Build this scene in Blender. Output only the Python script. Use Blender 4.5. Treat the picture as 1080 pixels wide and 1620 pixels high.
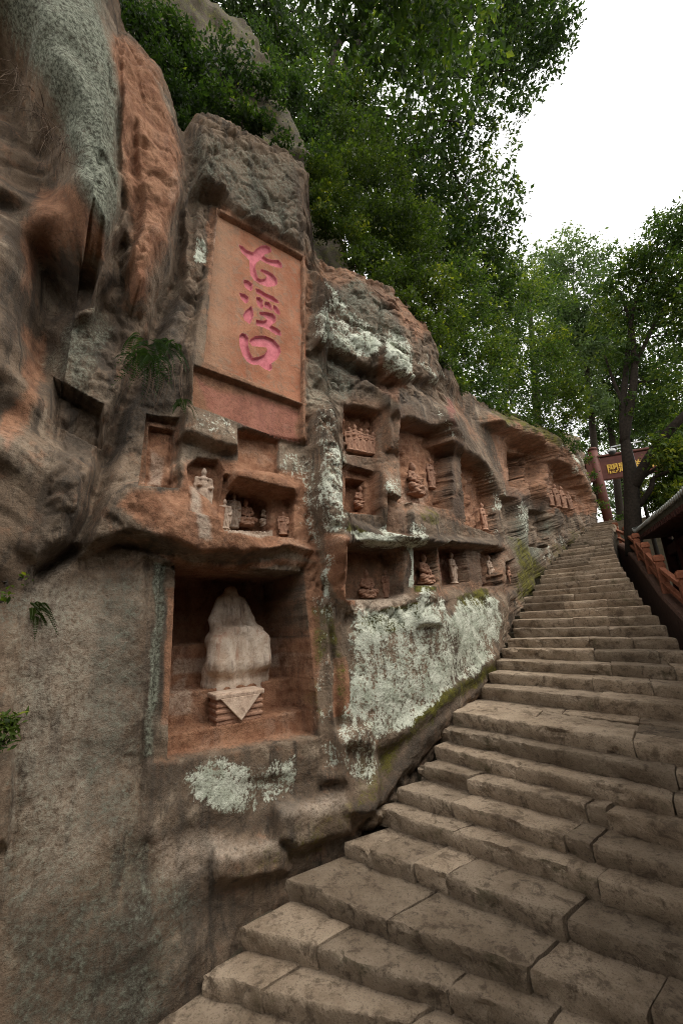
import bpy, bmesh, math, random
import numpy as np
from math import radians, sin, cos, atan2, hypot, pi

for o in list(bpy.data.objects): bpy.data.objects.remove(o)
random.seed(7); RNG = np.random.default_rng(7)
SC = bpy.context.scene; COL = SC.collection

# ------------------------------------------------------------------ camera, sky, sun, exposure
EYE = 2.64                      # eye height above the lowest tread in view (z = 0)
FPX, PITCH, ROLL = 630.0, radians(15.2), radians(2.8)
cp, sp, cr, sr = cos(PITCH), sin(PITCH), cos(ROLL), sin(ROLL)
CR = np.array([cr, sr*sp, -sr*cp]); CU = np.array([sr, -cr*sp, cr*cp]); CF = np.array([0, cp, sp])
cam = bpy.data.cameras.new('camera'); camo = bpy.data.objects.new('camera', cam); COL.objects.link(camo)
cam.sensor_fit = 'VERTICAL'; cam.sensor_height = 36; cam.lens = FPX/1620*36
cam.clip_start = .05; cam.clip_end = 2000
from mathutils import Matrix, Vector
camo.matrix_world = Matrix(((CR[0], CU[0], -CF[0], 0), (CR[1], CU[1], -CF[1], 0), (CR[2], CU[2], -CF[2], EYE), (0, 0, 0, 1)))
SC.camera = camo

SUN_EL, SUN_AZ = radians(60), radians(118)     # azimuth measured from +Y towards +X
w = bpy.data.worlds.new('World'); SC.world = w; w.use_nodes = True
nt = w.node_tree; bg = nt.nodes['Background']
sky = nt.nodes.new('ShaderNodeTexSky'); sky.sky_type = 'NISHITA'; sky.sun_disc = False
sky.sun_elevation = SUN_EL; sky.sun_rotation = SUN_AZ; sky.dust_density = 6; sky.air_density = 1.5
mx = nt.nodes.new('ShaderNodeMix'); mx.data_type = 'RGBA'; mx.inputs[0].default_value = .86
mx.inputs[7].default_value = (12.4, 12.2, 11.9, 1)
nt.links.new(sky.outputs[0], mx.inputs[6]); nt.links.new(mx.outputs[2], bg.inputs[0]); bg.inputs[1].default_value = .12
sun = bpy.data.lights.new('sun', 'SUN'); sun.energy = 1.5; sun.angle = radians(30); sun.color = (1, .95, .87)
suno = bpy.data.objects.new('sun', sun); COL.objects.link(suno)
sd = Vector((sin(SUN_AZ)*cos(SUN_EL), cos(SUN_AZ)*cos(SUN_EL), sin(SUN_EL)))
suno.rotation_euler = sd.to_track_quat('Z', 'Y').to_euler(); suno.location = (6, 0, 12)
vs = SC.view_settings; vs.view_transform = 'Standard'; vs.look = 'None'; vs.exposure = .68; vs.gamma = 1
SC.render.engine = 'CYCLES'; SC.cycles.max_bounces = 6; SC.cycles.diffuse_bounces = 4
SC.cycles.transparent_max_bounces = 6; SC.cycles.use_denoising = True; SC.cycles.denoising_prefilter = 'NONE'; SC.cycles.pixel_filter_type = 'BLACKMAN_HARRIS'; SC.cycles.filter_width = 1.0

# ------------------------------------------------------------------ helpers
def ray(u, v):
    a = (np.asarray(u, float)-540)/FPX; b = -(np.asarray(v, float)-810)/FPX
    return a[..., None]*CR + b[..., None]*CU + CF
def project(P):
    Q = P - np.array([0, 0, EYE])
    d = Q@CF; d = np.where(d < .05, .05, d)
    return 540+FPX*(Q@CR)/d, 810-FPX*(Q@CU)/d
def at(u, v, dist):
    """point at horizontal distance dist along the line of sight of photo pixel (u, v)"""
    r = ray(u, v); return np.array([0, 0, EYE]) + r*(dist/np.hypot(r[..., 0], r[..., 1]))[..., None]
def on_z(u, v, z):
    r = ray(u, v); return np.array([0, 0, EYE]) + r*((z-EYE)/r[..., 2])[..., None]

_perm = RNG.random(65536).astype(np.float32)
def vnoise(P):
    I = np.floor(P).astype(np.int64); f = (P-I).astype(np.float32); f = f*f*(3-2*f)
    out = 0
    for dx in (0, 1):
        wx = f[..., 0] if dx else 1-f[..., 0]
        for dy in (0, 1):
            wy = f[..., 1] if dy else 1-f[..., 1]
            for dz in (0, 1):
                wz = f[..., 2] if dz else 1-f[..., 2]
                h = (I[..., 0]+dx)*73856093 ^ (I[..., 1]+dy)*19349663 ^ (I[..., 2]+dz)*83492791
                out = out + wx*wy*wz*_perm[(h ^ (h >> 13)) & 65535]
    return out*2-1
def fbm(P, scale=1., octs=4, gain=.5, ridged=False):
    a, s, out = 1., scale, 0
    for i in range(octs):
        n = vnoise(P*s + i*17.3)
        if ridged: n = 1-2*np.abs(n)
        out = out + a*n; a *= gain; s *= 2.03
    return out
def worley(P, scale, seed=0):
    """cell noise: distance to the nearest and second nearest point, and the nearest cell's random value"""
    sh = P.shape[:-1]; Q = (P*scale).reshape(-1, 3).astype(np.float32); I = np.floor(Q).astype(np.int64)
    f1 = np.full(len(Q), 9., np.float32); f2 = f1.copy(); val = np.zeros(len(Q), np.float32)
    for dx in (-1, 0, 1):
        for dy in (-1, 0, 1):
            for dz in (-1, 0, 1):
                c = I+np.array([dx, dy, dz]); h = (c[:, 0]*73856093) ^ (c[:, 1]*19349663) ^ (c[:, 2]*83492791+seed*977); h = h ^ (h >> 13)
                px, py, pz = _perm[h & 65535], _perm[(h*7+11) & 65535], _perm[(h*13+29) & 65535]
                d = (c[:, 0]+px-Q[:, 0])**2+(c[:, 1]+py-Q[:, 1])**2+(c[:, 2]+pz-Q[:, 2])**2
                n_ = d < f1; f2 = np.where(n_, f1, np.minimum(f2, d)); val = np.where(n_, px, val); f1 = np.where(n_, d, f1)
    return np.sqrt(f1).reshape(sh), np.sqrt(f2).reshape(sh), val.reshape(sh)
def sstep(a, b, x):
    t = np.clip((x-a)/(b-a), 0, 1); return t*t*(3-2*t)
def poly_sd(poly, U, V, pad):
    """signed distance in photo pixels (positive inside) near a polygon, -1e9 elsewhere"""
    p = np.array(poly, float); out = np.full(U.shape, -1e9)
    m = (U > p[:, 0].min()-pad) & (U < p[:, 0].max()+pad) & (V > p[:, 1].min()-pad) & (V < p[:, 1].max()+pad)
    if not m.any(): return out
    u, v = U[m], V[m]; d2 = np.full(u.shape, 1e18); ins = np.zeros(u.shape, bool)
    for (x0, y0), (x1, y1) in zip(p, np.roll(p, -1, 0)):
        ex, ey = x1-x0, y1-y0; wx, wy = u-x0, v-y0
        t = np.clip((wx*ex+wy*ey)/(ex*ex+ey*ey+1e-9), 0, 1)
        d2 = np.minimum(d2, (wx-ex*t)**2+(wy-ey*t)**2)
        c = ((y0 <= v) & (y1 > v)) | ((y1 <= v) & (y0 > v))
        xi = x0+(v-y0)*ex/(ey if abs(ey) > 1e-9 else 1e-9)
        ins ^= c & (u < xi)
    d = np.sqrt(d2); out[m] = np.where(ins, d, -d); return out
def pmask(poly, U, V, soft, inner=None):
    """0..1 mask, ramp of width soft centred on the outline (or inner: ramp only inwards)"""
    sdv = poly_sd(poly, U, V, soft+3)
    return sstep(0, soft, sdv) if inner else sstep(-soft/2, soft/2, sdv)
def lmask(line, U, V, wid):
    p = np.array(line, float); out = np.zeros(U.shape)
    m = (U > p[:, 0].min()-wid) & (U < p[:, 0].max()+wid) & (V > p[:, 1].min()-wid) & (V < p[:, 1].max()+wid)
    if not m.any(): return out
    u, v = U[m], V[m]; d2 = np.full(u.shape, 1e18)
    for (x0, y0), (x1, y1) in zip(p[:-1], p[1:]):
        ex, ey = x1-x0, y1-y0; t = np.clip(((u-x0)*ex+(v-y0)*ey)/(ex*ex+ey*ey), 0, 1)
        d2 = np.minimum(d2, (u-x0-ex*t)**2+(v-y0-ey*t)**2)
    out[m] = 1-sstep(0, wid, np.sqrt(d2)); return out

def tag(o, label=None, cat=None, group=None, kind=None):
    if label: o['label'] = label
    if cat: o['category'] = cat
    if group: o['group'] = group
    if kind: o['kind'] = kind
    return o
def mesh_obj(name, V, F, mat, parent=None, smooth=True, attrs=None):
    me = bpy.data.meshes.new(name)
    V = np.asarray(V, np.float32)
    if isinstance(F, np.ndarray):
        n = F.shape[1]
        me.vertices.add(len(V)); me.vertices.foreach_set('co', V.ravel())
        me.loops.add(F.size); me.loops.foreach_set('vertex_index', F.astype(np.int32).ravel())
        me.polygons.add(len(F)); me.polygons.foreach_set('loop_start', np.arange(0, F.size, n, dtype=np.int32))
        me.update(calc_edges=True)
    else:
        me.from_pydata(V.tolist(), [], F); me.update()
    me.polygons.foreach_set('use_smooth', np.full(len(me.polygons), smooth))
    if attrs:
        for k, a in attrs.items():
            at_ = me.attributes.new(k, 'FLOAT', 'POINT'); at_.data.foreach_set('value', np.asarray(a, np.float32).ravel())
    me.materials.append(mat)
    o = bpy.data.objects.new(name, me); COL.objects.link(o)
    if parent: o.parent = parent
    return o
def empty(name, loc=(0, 0, 0)):
    o = bpy.data.objects.new(name, None); COL.objects.link(o); o.location = [float(x) for x in loc]; o.empty_display_size = .2; return o
def gridF(nr, nc):
    i = np.arange(nr-1)[:, None]*nc + np.arange(nc-1)[None]
    return np.stack([i, i+1, i+nc+1, i+nc], -1).reshape(-1, 4)
class MB:
    """collects boxes, bars and tubes into one mesh"""
    def __init__(s): s.v = []; s.f = []
    def add(s, V, F):
        b = len(s.v); s.v += [tuple(map(float, x)) for x in V]; s.f += [tuple(int(i)+b for i in f) for f in F]
    def box(s, c, sx, sy, sz, ax=None):
        A = np.array(ax if ax is not None else np.eye(3), float); c = np.array(c, float)
        V = [c+A[0]*sx/2*i+A[1]*sy/2*j+A[2]*sz/2*k for i in (-1, 1) for j in (-1, 1) for k in (-1, 1)]
        s.add(V, [(0, 1, 3, 2), (4, 6, 7, 5), (0, 4, 5, 1), (2, 3, 7, 6), (0, 2, 6, 4), (1, 5, 7, 3)])
    def tube(s, pts, rad, n=8, cap=True):
        pts = np.array(pts, float); rad = np.broadcast_to(rad, len(pts)); b = len(s.v)
        up = np.array([.13, .21, .97]); V = []
        for i, p in enumerate(pts):
            t = pts[min(i+1, len(pts)-1)]-pts[max(i-1, 0)]; t = t/(np.linalg.norm(t)+1e-9)
            x = np.cross(up, t); 
            if np.linalg.norm(x) < .05: x = np.cross([1, 0, 0], t)
            x /= np.linalg.norm(x); y = np.cross(t, x)
            for j in range(n):
                a = 2*pi*j/n; V.append(p+rad[i]*(x*cos(a)+y*sin(a)))
        F = [(i*n+j, i*n+(j+1) % n, (i+1)*n+(j+1) % n, (i+1)*n+j) for i in range(len(pts)-1) for j in range(n)]
        if cap: F += [tuple(range(n))[::-1], tuple(range((len(pts)-1)*n, len(pts)*n))]
        s.add(V, F)
    def build(s, name, mat, parent=None, smooth=False, bevel=0):
        o = mesh_obj(name, s.v, s.f, mat, parent, smooth)
        if bevel:
            m = o.modifiers.new('bevel', 'BEVEL'); m.width = bevel; m.segments = 2; m.limit_method = 'ANGLE'
        return o

# ------------------------------------------------------------------ materials
class NT:
    def __init__(s, name, rough=.9):
        s.m = bpy.data.materials.new(name); s.m.use_nodes = True; s.t = s.m.node_tree
        s.b = s.t.nodes['Principled BSDF']; s.b.inputs['Roughness'].default_value = rough
        s.b.inputs['Specular IOR Level'].default_value = .25
        s.co = s.n('ShaderNodeTexCoord').outputs['Object']
    def n(s, t, **k):
        nd = s.t.nodes.new(t)
        for a, v in k.items(): setattr(nd, a, v)
        return nd
    def link(s, a, b): s.t.links.new(a, b)
    def val(s, i, v):
        if isinstance(v, bpy.types.NodeSocket): s.link(v, i)
        else: i.default_value = v
    def noise(s, scale, detail=5, rough=.6, stretch=None, dist=0., off=0.):
        nd = s.n('ShaderNodeTexNoise'); nd.inputs['Scale'].default_value = scale; nd.inputs['Detail'].default_value = detail
        nd.inputs['Roughness'].default_value = rough; nd.inputs['Distortion'].default_value = dist
        co = s.co
        if stretch or off:
            mp = s.n('ShaderNodeMapping'); mp.inputs['Scale'].default_value = stretch or (1, 1, 1); mp.inputs['Location'].default_value = (off, off*.7, -off)
            s.link(co, mp.inputs[0]); co = mp.outputs[0]
        s.link(co, nd.inputs['Vector']); return nd.outputs['Fac']
    def math(s, op, a, b=0., c=0.):
        nd = s.n('ShaderNodeMath', operation=op)
        s.val(nd.inputs[0], a); s.val(nd.inputs[1], b); s.val(nd.inputs[2], c); return nd.outputs[0]
    def ramp(s, x, lo, hi):
        nd = s.n('ShaderNodeMapRange', interpolation_type='SMOOTHSTEP'); s.val(nd.inputs[0], x)
        nd.inputs[1].default_value = lo; nd.inputs[2].default_value = hi; return nd.outputs[0]
    def mix(s, f, a, b, mode='MIX'):
        nd = s.n('ShaderNodeMix', data_type='RGBA', blend_type=mode); s.val(nd.inputs[0], f)
        for i, v in ((6, a), (7, b)):
            if isinstance(v, tuple): nd.inputs[i].default_value = (*v[:3], 1)
            else: s.link(v, nd.inputs[i])
        return nd.outputs[2]
    def attr(s, name): return s.n('ShaderNodeAttribute', attribute_name=name).outputs['Fac']
    def color(s, c):
        if isinstance(c, tuple): s.b.inputs['Base Color'].default_value = (*c, 1)
        else: s.link(c, s.b.inputs['Base Color'])
    def bump(s, h, dist, strength=1.):
        nd = s.n('ShaderNodeBump'); nd.inputs['Distance'].default_value = dist; nd.inputs['Strength'].default_value = strength
        s.link(h, nd.inputs['Height']); 
        prev = s.b.inputs['Normal'].links
        if prev: s.link(prev[0].from_socket, nd.inputs['Normal'])
        s.link(nd.outputs[0], s.b.inputs['Normal'])

def mat_cliff():
    t = NT('weathered_sandstone', .95)
    big = t.noise(.8, 8, .66); mid = t.noise(5.5, 8, .7, off=3.); fine = t.noise(30, 7, .75, off=7.)
    mott = t.noise(1.9, 9, .72, off=13., dist=.6); streak = t.noise(4.2, 7, .7, stretch=(1.6, 1.6, .2), off=5.); speck = t.noise(95, 4, .7, off=2.)
    edge = t.math('ADD', t.math('MULTIPLY', mid, .5), t.math('MULTIPLY', fine, .5))
    base = t.mix(t.ramp(big, .36, .64), (.118, .082, .055), (.225, .162, .112))
    base = t.mix(t.math('MULTIPLY', t.ramp(mott, .50, .66), .85), base, (.325, .255, .185))
    base = t.mix(t.math('MULTIPLY', t.ramp(mott, .47, .34), .8), base, (.062, .047, .034))
    base = t.mix(t.math('MULTIPLY', t.ramp(mid, .52, .66), .55), base, (.30, .165, .098))
    base = t.mix(t.math('MULTIPLY', t.ramp(streak, .51, .66), .75), base, (.045, .038, .031))
    run = t.noise(1.5, 7, .7, stretch=(1.3, 1.3, .13), off=61.)
    base = t.mix(t.math('MULTIPLY', t.ramp(run, .50, .62), .6), base, (.060, .050, .040))
    base = t.mix(t.math('MULTIPLY', t.ramp(run, .46, .36), .45), base, (.27, .215, .16))
    red = t.mix(t.ramp(mid, .34, .66), (.205, .092, .050), (.355, .190, .112))
    red = t.mix(t.math('MULTIPLY', t.ramp(mott, .52, .68), .55), red, (.42, .285, .205))
    red = t.mix(t.math('MULTIPLY', t.ramp(streak, .50, .70), .5), red, (.15, .085, .06))
    def mask(name, soft=.16, w=1.1):
        x = t.math('ADD', t.attr(name), t.math('MULTIPLY', t.math('SUBTRACT', edge, .5), w))
        return t.ramp(x, .5-soft, .5+soft)
    c = t.mix(mask('fresh', .3, 1.6), base, red)
    c = t.mix(mask('pale', .4, 1.6), c, (.46, .38, .30))
    c = t.mix(t.math('MULTIPLY', mask('pink', .4, 1.4), .6), c, (.36, .125, .105))
    c = t.mix(mask('stain_shade', .28, 1.9), c, t.mix(fine, (.022, .019, .016), (.080, .066, .052)))
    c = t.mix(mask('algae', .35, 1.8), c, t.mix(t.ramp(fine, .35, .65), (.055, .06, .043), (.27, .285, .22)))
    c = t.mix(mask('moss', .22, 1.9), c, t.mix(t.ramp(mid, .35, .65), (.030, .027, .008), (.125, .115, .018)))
    lich = t.mix(t.ramp(mid, .38, .62), (.36, .39, .305), (.58, .60, .50))
    brk = t.math('ADD', t.math('ADD', t.math('MULTIPLY', fine, .45), t.math('MULTIPLY', mid, .25)), t.math('MULTIPLY', t.noise(11, 8, .76, stretch=(1, 1, .30), off=21.), .3))
    xl = t.math('ADD', t.attr('lichen'), t.math('MULTIPLY', t.math('SUBTRACT', brk, .5), 3.4))
    c = t.mix(t.ramp(xl, .44, .64), c, lich)
    c = t.mix(t.math('MULTIPLY', t.ramp(speck, .58, .70), .35), c, (.05, .042, .035))
    c = t.mix(t.math('MULTIPLY', t.ramp(fine, .52, .36), t.ramp(mott, .36, .60)), c, t.mix(1., c, (.55, .53, .51), 'MULTIPLY'))
    c = t.mix(t.math('MULTIPLY', t.ramp(t.noise(60, 6, .8, off=44.), .54, .66), .25), c, t.mix(1., c, (1.7, 1.65, 1.55), 'MULTIPLY'))
    t.color(c)
    t.bump(mott, .05, .5); t.bump(mid, .030, .7); t.bump(fine, .020, 1.); t.bump(speck, .007, .7)
    return t.m
def mat_stone(name, lo, hi, dark, scale=1., spread=.35, bump=.02):
    t = NT(name, .92)
    oi = t.n('ShaderNodeObjectInfo').outputs['Random']
    big = t.noise(2.2*scale, 7, .7); mid = t.noise(8*scale, 8, .74, off=3.); fine = t.noise(60*scale, 6, .75, off=9.)
    c = t.mix(t.ramp(big, .3, .72), lo, hi)
    c = t.mix(t.math('MULTIPLY', t.ramp(mid, .50, .66), .75), c, dark)
    c = t.mix(t.math('MULTIPLY', t.ramp(mid, .46, .34), .5), c, tuple(min(1., x*1.3) for x in hi))
    c = t.mix(t.math('MULTIPLY', t.ramp(fine, .52, .66), .6), c, dark)
    b = t.math('ADD', 1-spread/2, t.math('MULTIPLY', oi, spread))
    hsv = t.n('ShaderNodeHueSaturation'); t.link(c, hsv.inputs['Color']); t.link(b, hsv.inputs['Value'])
    t.color(hsv.outputs[0]); t.bump(mid, bump*1.3, .8); t.bump(fine, bump*.4, .9)
    return t.m
def mat_plain(name, c, c2=None, rough=.8, scale=8., bump=.004, spec=.25):
    t = NT(name, rough); t.b.inputs['Specular IOR Level'].default_value = spec
    n = t.noise(scale, 5, .6); t.color(t.mix(t.ramp(n, .3, .72), c, c2 or tuple(x*.6 for x in c)))
    if bump: t.bump(t.noise(scale*5, 4, .6, off=4.), bump, .7)
    return t.m
def mat_leaf(name, c1, c2, c3, trans=.4):
    t = NT(name, .6); t.b.inputs['Specular IOR Level'].default_value = .3
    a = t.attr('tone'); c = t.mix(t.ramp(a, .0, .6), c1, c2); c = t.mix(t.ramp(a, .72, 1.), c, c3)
    t.color(c)
    tr = t.n('ShaderNodeBsdfTranslucent'); t.link(t.mix(1., c, (1.5, 1.55, .7), 'MULTIPLY'), tr.inputs[0])
    ms = t.n('ShaderNodeMixShader'); ms.inputs[0].default_value = trans
    out = t.t.nodes['Material Output']; t.link(t.b.outputs[0], ms.inputs[1]); t.link(tr.outputs[0], ms.inputs[2]); t.link(ms.outputs[0], out.inputs[0])
    return t.m
M_CLIFF = mat_cliff()
def mat_step():
    t = NT('worn_step_sandstone', .9)
    oi = t.n('ShaderNodeObjectInfo').outputs['Random']
    big = t.noise(1.7, 8, .7); mid = t.noise(7, 9, .76, off=3., dist=.4); fine = t.noise(55, 7, .78, off=9.); pit = t.noise(22, 5, .7, off=31.)
    geo = t.n('ShaderNodeNewGeometry').outputs['Normal']; sx = t.n('ShaderNodeSeparateXYZ'); t.link(geo, sx.inputs[0]); up = t.ramp(sx.outputs['Z'], .35, .8)
    c = t.mix(t.ramp(big, .36, .64), (.225, .168, .115), (.345, .270, .195))
    c = t.mix(t.math('MULTIPLY', t.ramp(mid, .50, .62), .75), c, (.090, .064, .043))
    c = t.mix(t.math('MULTIPLY', t.ramp(mid, .46, .34), .6), c, (.33, .26, .19))
    c = t.mix(t.math('MULTIPLY', t.ramp(fine, .52, .62), .6), c, (.075, .055, .038))
    c = t.mix(t.math('MULTIPLY', t.ramp(pit, .62, .70), .7), c, (.055, .04, .03))
    moss = t.math('MULTIPLY', t.ramp(t.noise(2.6, 6, .7, off=50.), .56, .68), .45)
    c = t.mix(t.math('MULTIPLY', moss, t.math('SUBTRACT', 1., up)), c, (.055, .056, .022))
    hsv = t.n('ShaderNodeHueSaturation'); t.link(c, hsv.inputs['Color']); t.link(t.math('ADD', .72, t.math('MULTIPLY', oi, .56)), hsv.inputs['Value']); t.color(hsv.outputs[0])
    # slanting chisel lines, only on upright faces
    wv = t.n('ShaderNodeTexWave'); mp = t.n('ShaderNodeMapping'); mp.inputs['Rotation'].default_value = (0, .35, -.75); t.link(t.co, mp.inputs[0]); t.link(mp.outputs[0], wv.inputs[0]); wv.inputs['Scale'].default_value = 16; wv.inputs['Distortion'].default_value = 3.5; wv.inputs['Detail'].default_value = 3
    t.bump(t.math('MULTIPLY', wv.outputs['Fac'], t.math('SUBTRACT', 1., up)), .005, .5); t.bump(mid, .028, .9); t.bump(pit, .012, .7); t.bump(fine, .009, 1.)
    return t.m
M_STEP = mat_step()
M_FILL = mat_stone('packed_soil', (.06, .048, .032), (.10, .082, .055), (.03, .03, .012), 2.)
M_STATUE = mat_stone('pale_statue_stone', (.42, .30, .22), (.58, .46, .36), (.20, .13, .095), 2., .2, .012)
def mat_buddha():
    t = NT('limewashed_statue_stone', .92); a = t.noise(2.6, 7, .7, dist=.5); st = t.noise(6, 7, .7, stretch=(1.5, 1.5, .18), off=4.); f = t.noise(40, 6, .75, off=8.)
    c = t.mix(t.ramp(a, .38, .6), (.42, .31, .23), (.64, .54, .44)); c = t.mix(t.math('MULTIPLY', t.ramp(st, .53, .64), .6), c, (.15, .10, .08)); c = t.mix(t.math('MULTIPLY', t.ramp(st, .44, .34), .6), c, (.32, .15, .095))
    c = t.mix(t.math('MULTIPLY', t.ramp(f, .52, .64), .45), c, (.18, .12, .09)); t.color(c); t.bump(a, .03, .5); t.bump(f, .008, .8); return t.m
M_BUDDHA = mat_buddha()
M_RELIEF = mat_stone('carved_red_stone', (.30, .155, .098), (.42, .25, .17), (.15, .085, .06), 2.5, .3, .012)
M_PAINT = mat_plain('pink_paint', (.56, .185, .21), (.42, .13, .145), .95, 14., .012, .1)
M_RAIL = mat_stone('red_rail_stone', (.24, .085, .046), (.33, .13, .072), (.12, .045, .028), 2., .3, .006)
def mat_panel():
    t = NT('dressed_orange_sandstone', .92); a = t.noise(2.2, 6, .65); st = t.noise(5, 6, .65, stretch=(1.5, 1.5, .12), off=4.); f = t.noise(45, 6, .7, off=8.)
    c = t.mix(t.ramp(a, .35, .65), (.27, .105, .056), (.37, .165, .094)); c = t.mix(t.math('MULTIPLY', t.ramp(st, .54, .70), .45), c, (.35, .215, .14))
    c = t.mix(t.math('MULTIPLY', t.ramp(t.attr('pale'), .22, .5), .5), c, (.33, .235, .15)); c = t.mix(t.math('MULTIPLY', t.ramp(st, .46, .34), .5), c, (.24, .12, .07))
    wr = t.noise(7, 8, .75, off=17., dist=.5); c = t.mix(t.math('MULTIPLY', t.ramp(wr, .50, .60), .65), c, (.235, .155, .105)); c = t.mix(t.math('MULTIPLY', t.ramp(st, .40, .30), .6), c, (.16, .085, .06)); c = t.mix(t.math('MULTIPLY', t.ramp(wr, .45, .36), .4), c, (.26, .095, .045)); c = t.mix(t.math('MULTIPLY', t.ramp(f, .54, .66), .5), c, (.16, .09, .05)); t.color(c); t.bump(wr, .03, .7); t.bump(f, .010, .9); t.bump(a, .03, .4); return t.m
M_PANEL = mat_panel()
M_PLINTH = mat_stone('dark_plinth_stone', (.085, .045, .032), (.13, .07, .048), (.04, .025, .02), 2., .2, .01)
M_GATE = mat_plain('brown_red_gate_paint', (.15, .055, .042), (.10, .040, .032), .7, 3., .006)
M_GOLD = mat_plain('gold_leaf', (.75, .48, .06), (.62, .36, .04), .45, 20., 0, .5)
M_BARK = mat_plain('dark_bark', (.040, .030, .022), (.018, .014, .010), .95, 14., .03)
M_LEAF_D = mat_leaf('dark_leaves', (.014, .031, .008), (.042, .078, .015), (.13, .17, .024), .45)
M_LEAF_B = mat_leaf('bright_leaves', (.020, .038, .006), (.062, .098, .013), (.22, .24, .024), .44)
M_LEAF_F = mat_leaf('hazy_leaves', (.045, .08, .035), (.085, .13, .055), (.14, .175, .07), .42)
M_SOIL = mat_stone('hillside_soil', (.045, .04, .024), (.085, .07, .042), (.02, .022, .01), .6)
M_GROUND = mat_stone('ground_earth', (.10, .085, .06), (.16, .13, .09), (.06, .06, .03), .3)
M_TILE = mat_plain('grey_roof_tile', (.10, .105, .095), (.055, .062, .05), .9, 6., .01)
M_TILEEND = mat_plain('pale_tile_end', (.30, .31, .29), (.20, .21, .19), .9, 12., .003)
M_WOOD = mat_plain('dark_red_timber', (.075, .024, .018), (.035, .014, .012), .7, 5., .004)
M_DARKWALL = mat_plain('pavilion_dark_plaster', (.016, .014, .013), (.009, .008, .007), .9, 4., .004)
M_SHADEWALL = mat_stone('shade_wall_plaster', (.055, .032, .024), (.085, .05, .038), (.025, .018, .015), .8, .2, .01)
M_METAL = mat_plain('dark_lamp_metal', (.03, .03, .032), (.02, .02, .022), .5, 10., 0, .5)
M_WHITE = mat_plain('pale_plastic', (.62, .64, .66), (.5, .52, .54), .4, 10., 0, .5)
M_ROOT = mat_plain('dry_root', (.11, .075, .05), (.06, .04, .028), .95, 20., 0)

# ------------------------------------------------------------------ the path of the wall foot and of the stairs
NK = 39; RISE = .155
LEFT = {0: (-1.28, 3.98), 1: (-1.01, 4.21), 2: (-.65, 4.49), 3: (-.13, 4.81), 4: (.30, 5.06), 5: (.52, 5.15), 6: (.83, 5.31), 7: (1.08, 5.44), 8: (1.24, 5.60), 9: (1.46, 5.72)}
AZ = {0: 17.6, 1: 23.5, 2: 31, 3: 36.5, 4: 40.5, 5: 41, 6: 42.5, 7: 45.5, 8: 46.5, 9: 48.5}
_lc = np.array([(760, 1095), (780, 1078), (795, 1055), (803, 1037), (812, 1018), (820, 1000), (828, 985), (833, 965), (840, 950), (858, 925), (868, 900), (885, 882), (905, 860), (925, 843), (940, 828)], float)
_sg = np.r_[0, np.cumsum(np.hypot(*np.diff(_lc, axis=0).T))]; _t = np.linspace(0, _sg[-1], 3000)
_D = ray(np.interp(_t, _sg, _lc[:, 0]), np.interp(_t, _sg, _lc[:, 1])); _D /= np.hypot(_D[:, 0], _D[:, 1])[:, None]
for k in range(10, NK+1):
    d = 6.9+(k-10)*.34+max(0, k-18)*.12
    i = np.argmin(abs(_D[:, 2]-(k*RISE-EYE)/d)); LEFT[k] = tuple((_D[i]*d)[:2])
    AZ[k] = float(np.interp(k, [9, 14, 22, 39], [48.5, 46, 40, 34]))
for k in range(-1, -9, -1):
    LEFT[k] = (-1.28+.27*k, 3.98+.30*k); AZ[k] = 17.6+.6*k
URIGHT = ([0, 6, 9, 12, 15, 18, 21, 24, 27, 30, 33, 36, 39], [1260, 1190, 1150, 1098, 1048, 1010, 991, 977, 970, 966, 966, 967, 969])
RIGHT = {}
for k in range(-8, NK+1):
    L = np.array(LEFT[k]); a = radians(AZ[k]); dirr = np.array([cos(a), -sin(a)])
    if k < 0: wd = 4.0
    else:
        ws = np.linspace(.4, 4.5, 800); P = np.c_[L+ws[:, None]*dirr, np.full(800, k*RISE)]
        uu, _ = project(P); wd = float(ws[np.argmin(abs(uu-np.interp(k, *URIGHT)))])
        wd = min(max(wd, .75), 3.6)
    RIGHT[k] = tuple(L+dirr*wd)

_wp = np.array([(-9.5, -1.85), (-6.3, .47), (-4.15, 1.97), (-1.40, 4.08), (.15, 5.18), (1.30, 5.90), (1.95, 6.72), (3.1, 8.05), (4.35, 9.55), (6.1, 11.85), (8.2, 13.9), (10.75, 16.25), (13.1, 19.3), (15.2, 24.0)])
def catmull(p, n):
    q = np.vstack([2*p[0]-p[1], p, 2*p[-1]-p[-2]]); out = []
    for i in range(1, len(q)-2):
        t = np.linspace(0, 1, n, endpoint=False)[:, None]
        out.append(.5*(2*q[i]+(q[i+1]-q[i-1])*t+(2*q[i-1]-5*q[i]+4*q[i+1]-q[i+2])*t*t+(-q[i-1]+3*q[i]-3*q[i+1]+q[i+2])*t**3))
    return np.vstack(out+[p[-1:]])
PATH = catmull(_wp, 240)
for _ in range(60): PATH[1:-1] = .25*PATH[:-2]+.5*PATH[1:-1]+.25*PATH[2:]
PS = np.r_[0, np.cumsum(np.hypot(*np.diff(PATH, axis=0).T))]
PT = np.gradient(PATH, PS, axis=0); PT /= np.hypot(PT[:, 0], PT[:, 1])[:, None]
PN = np.c_[PT[:, 1], -PT[:, 0]]                       # towards the stairs
_lk = np.array([LEFT[k] for k in range(-8, NK+1)])
_ls = np.array([PS[np.argmin(((PATH-p)**2).sum(1))] for p in _lk]); _lz = np.arange(-8, NK+1)*RISE
_o = np.argsort(_ls)
PZ = np.interp(PS, _ls[_o], _lz[_o])                  # height of the stairs at the wall foot
PZ = np.where(PS < _ls.min(), _lz.min(), PZ)
LEAN = .05
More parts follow.
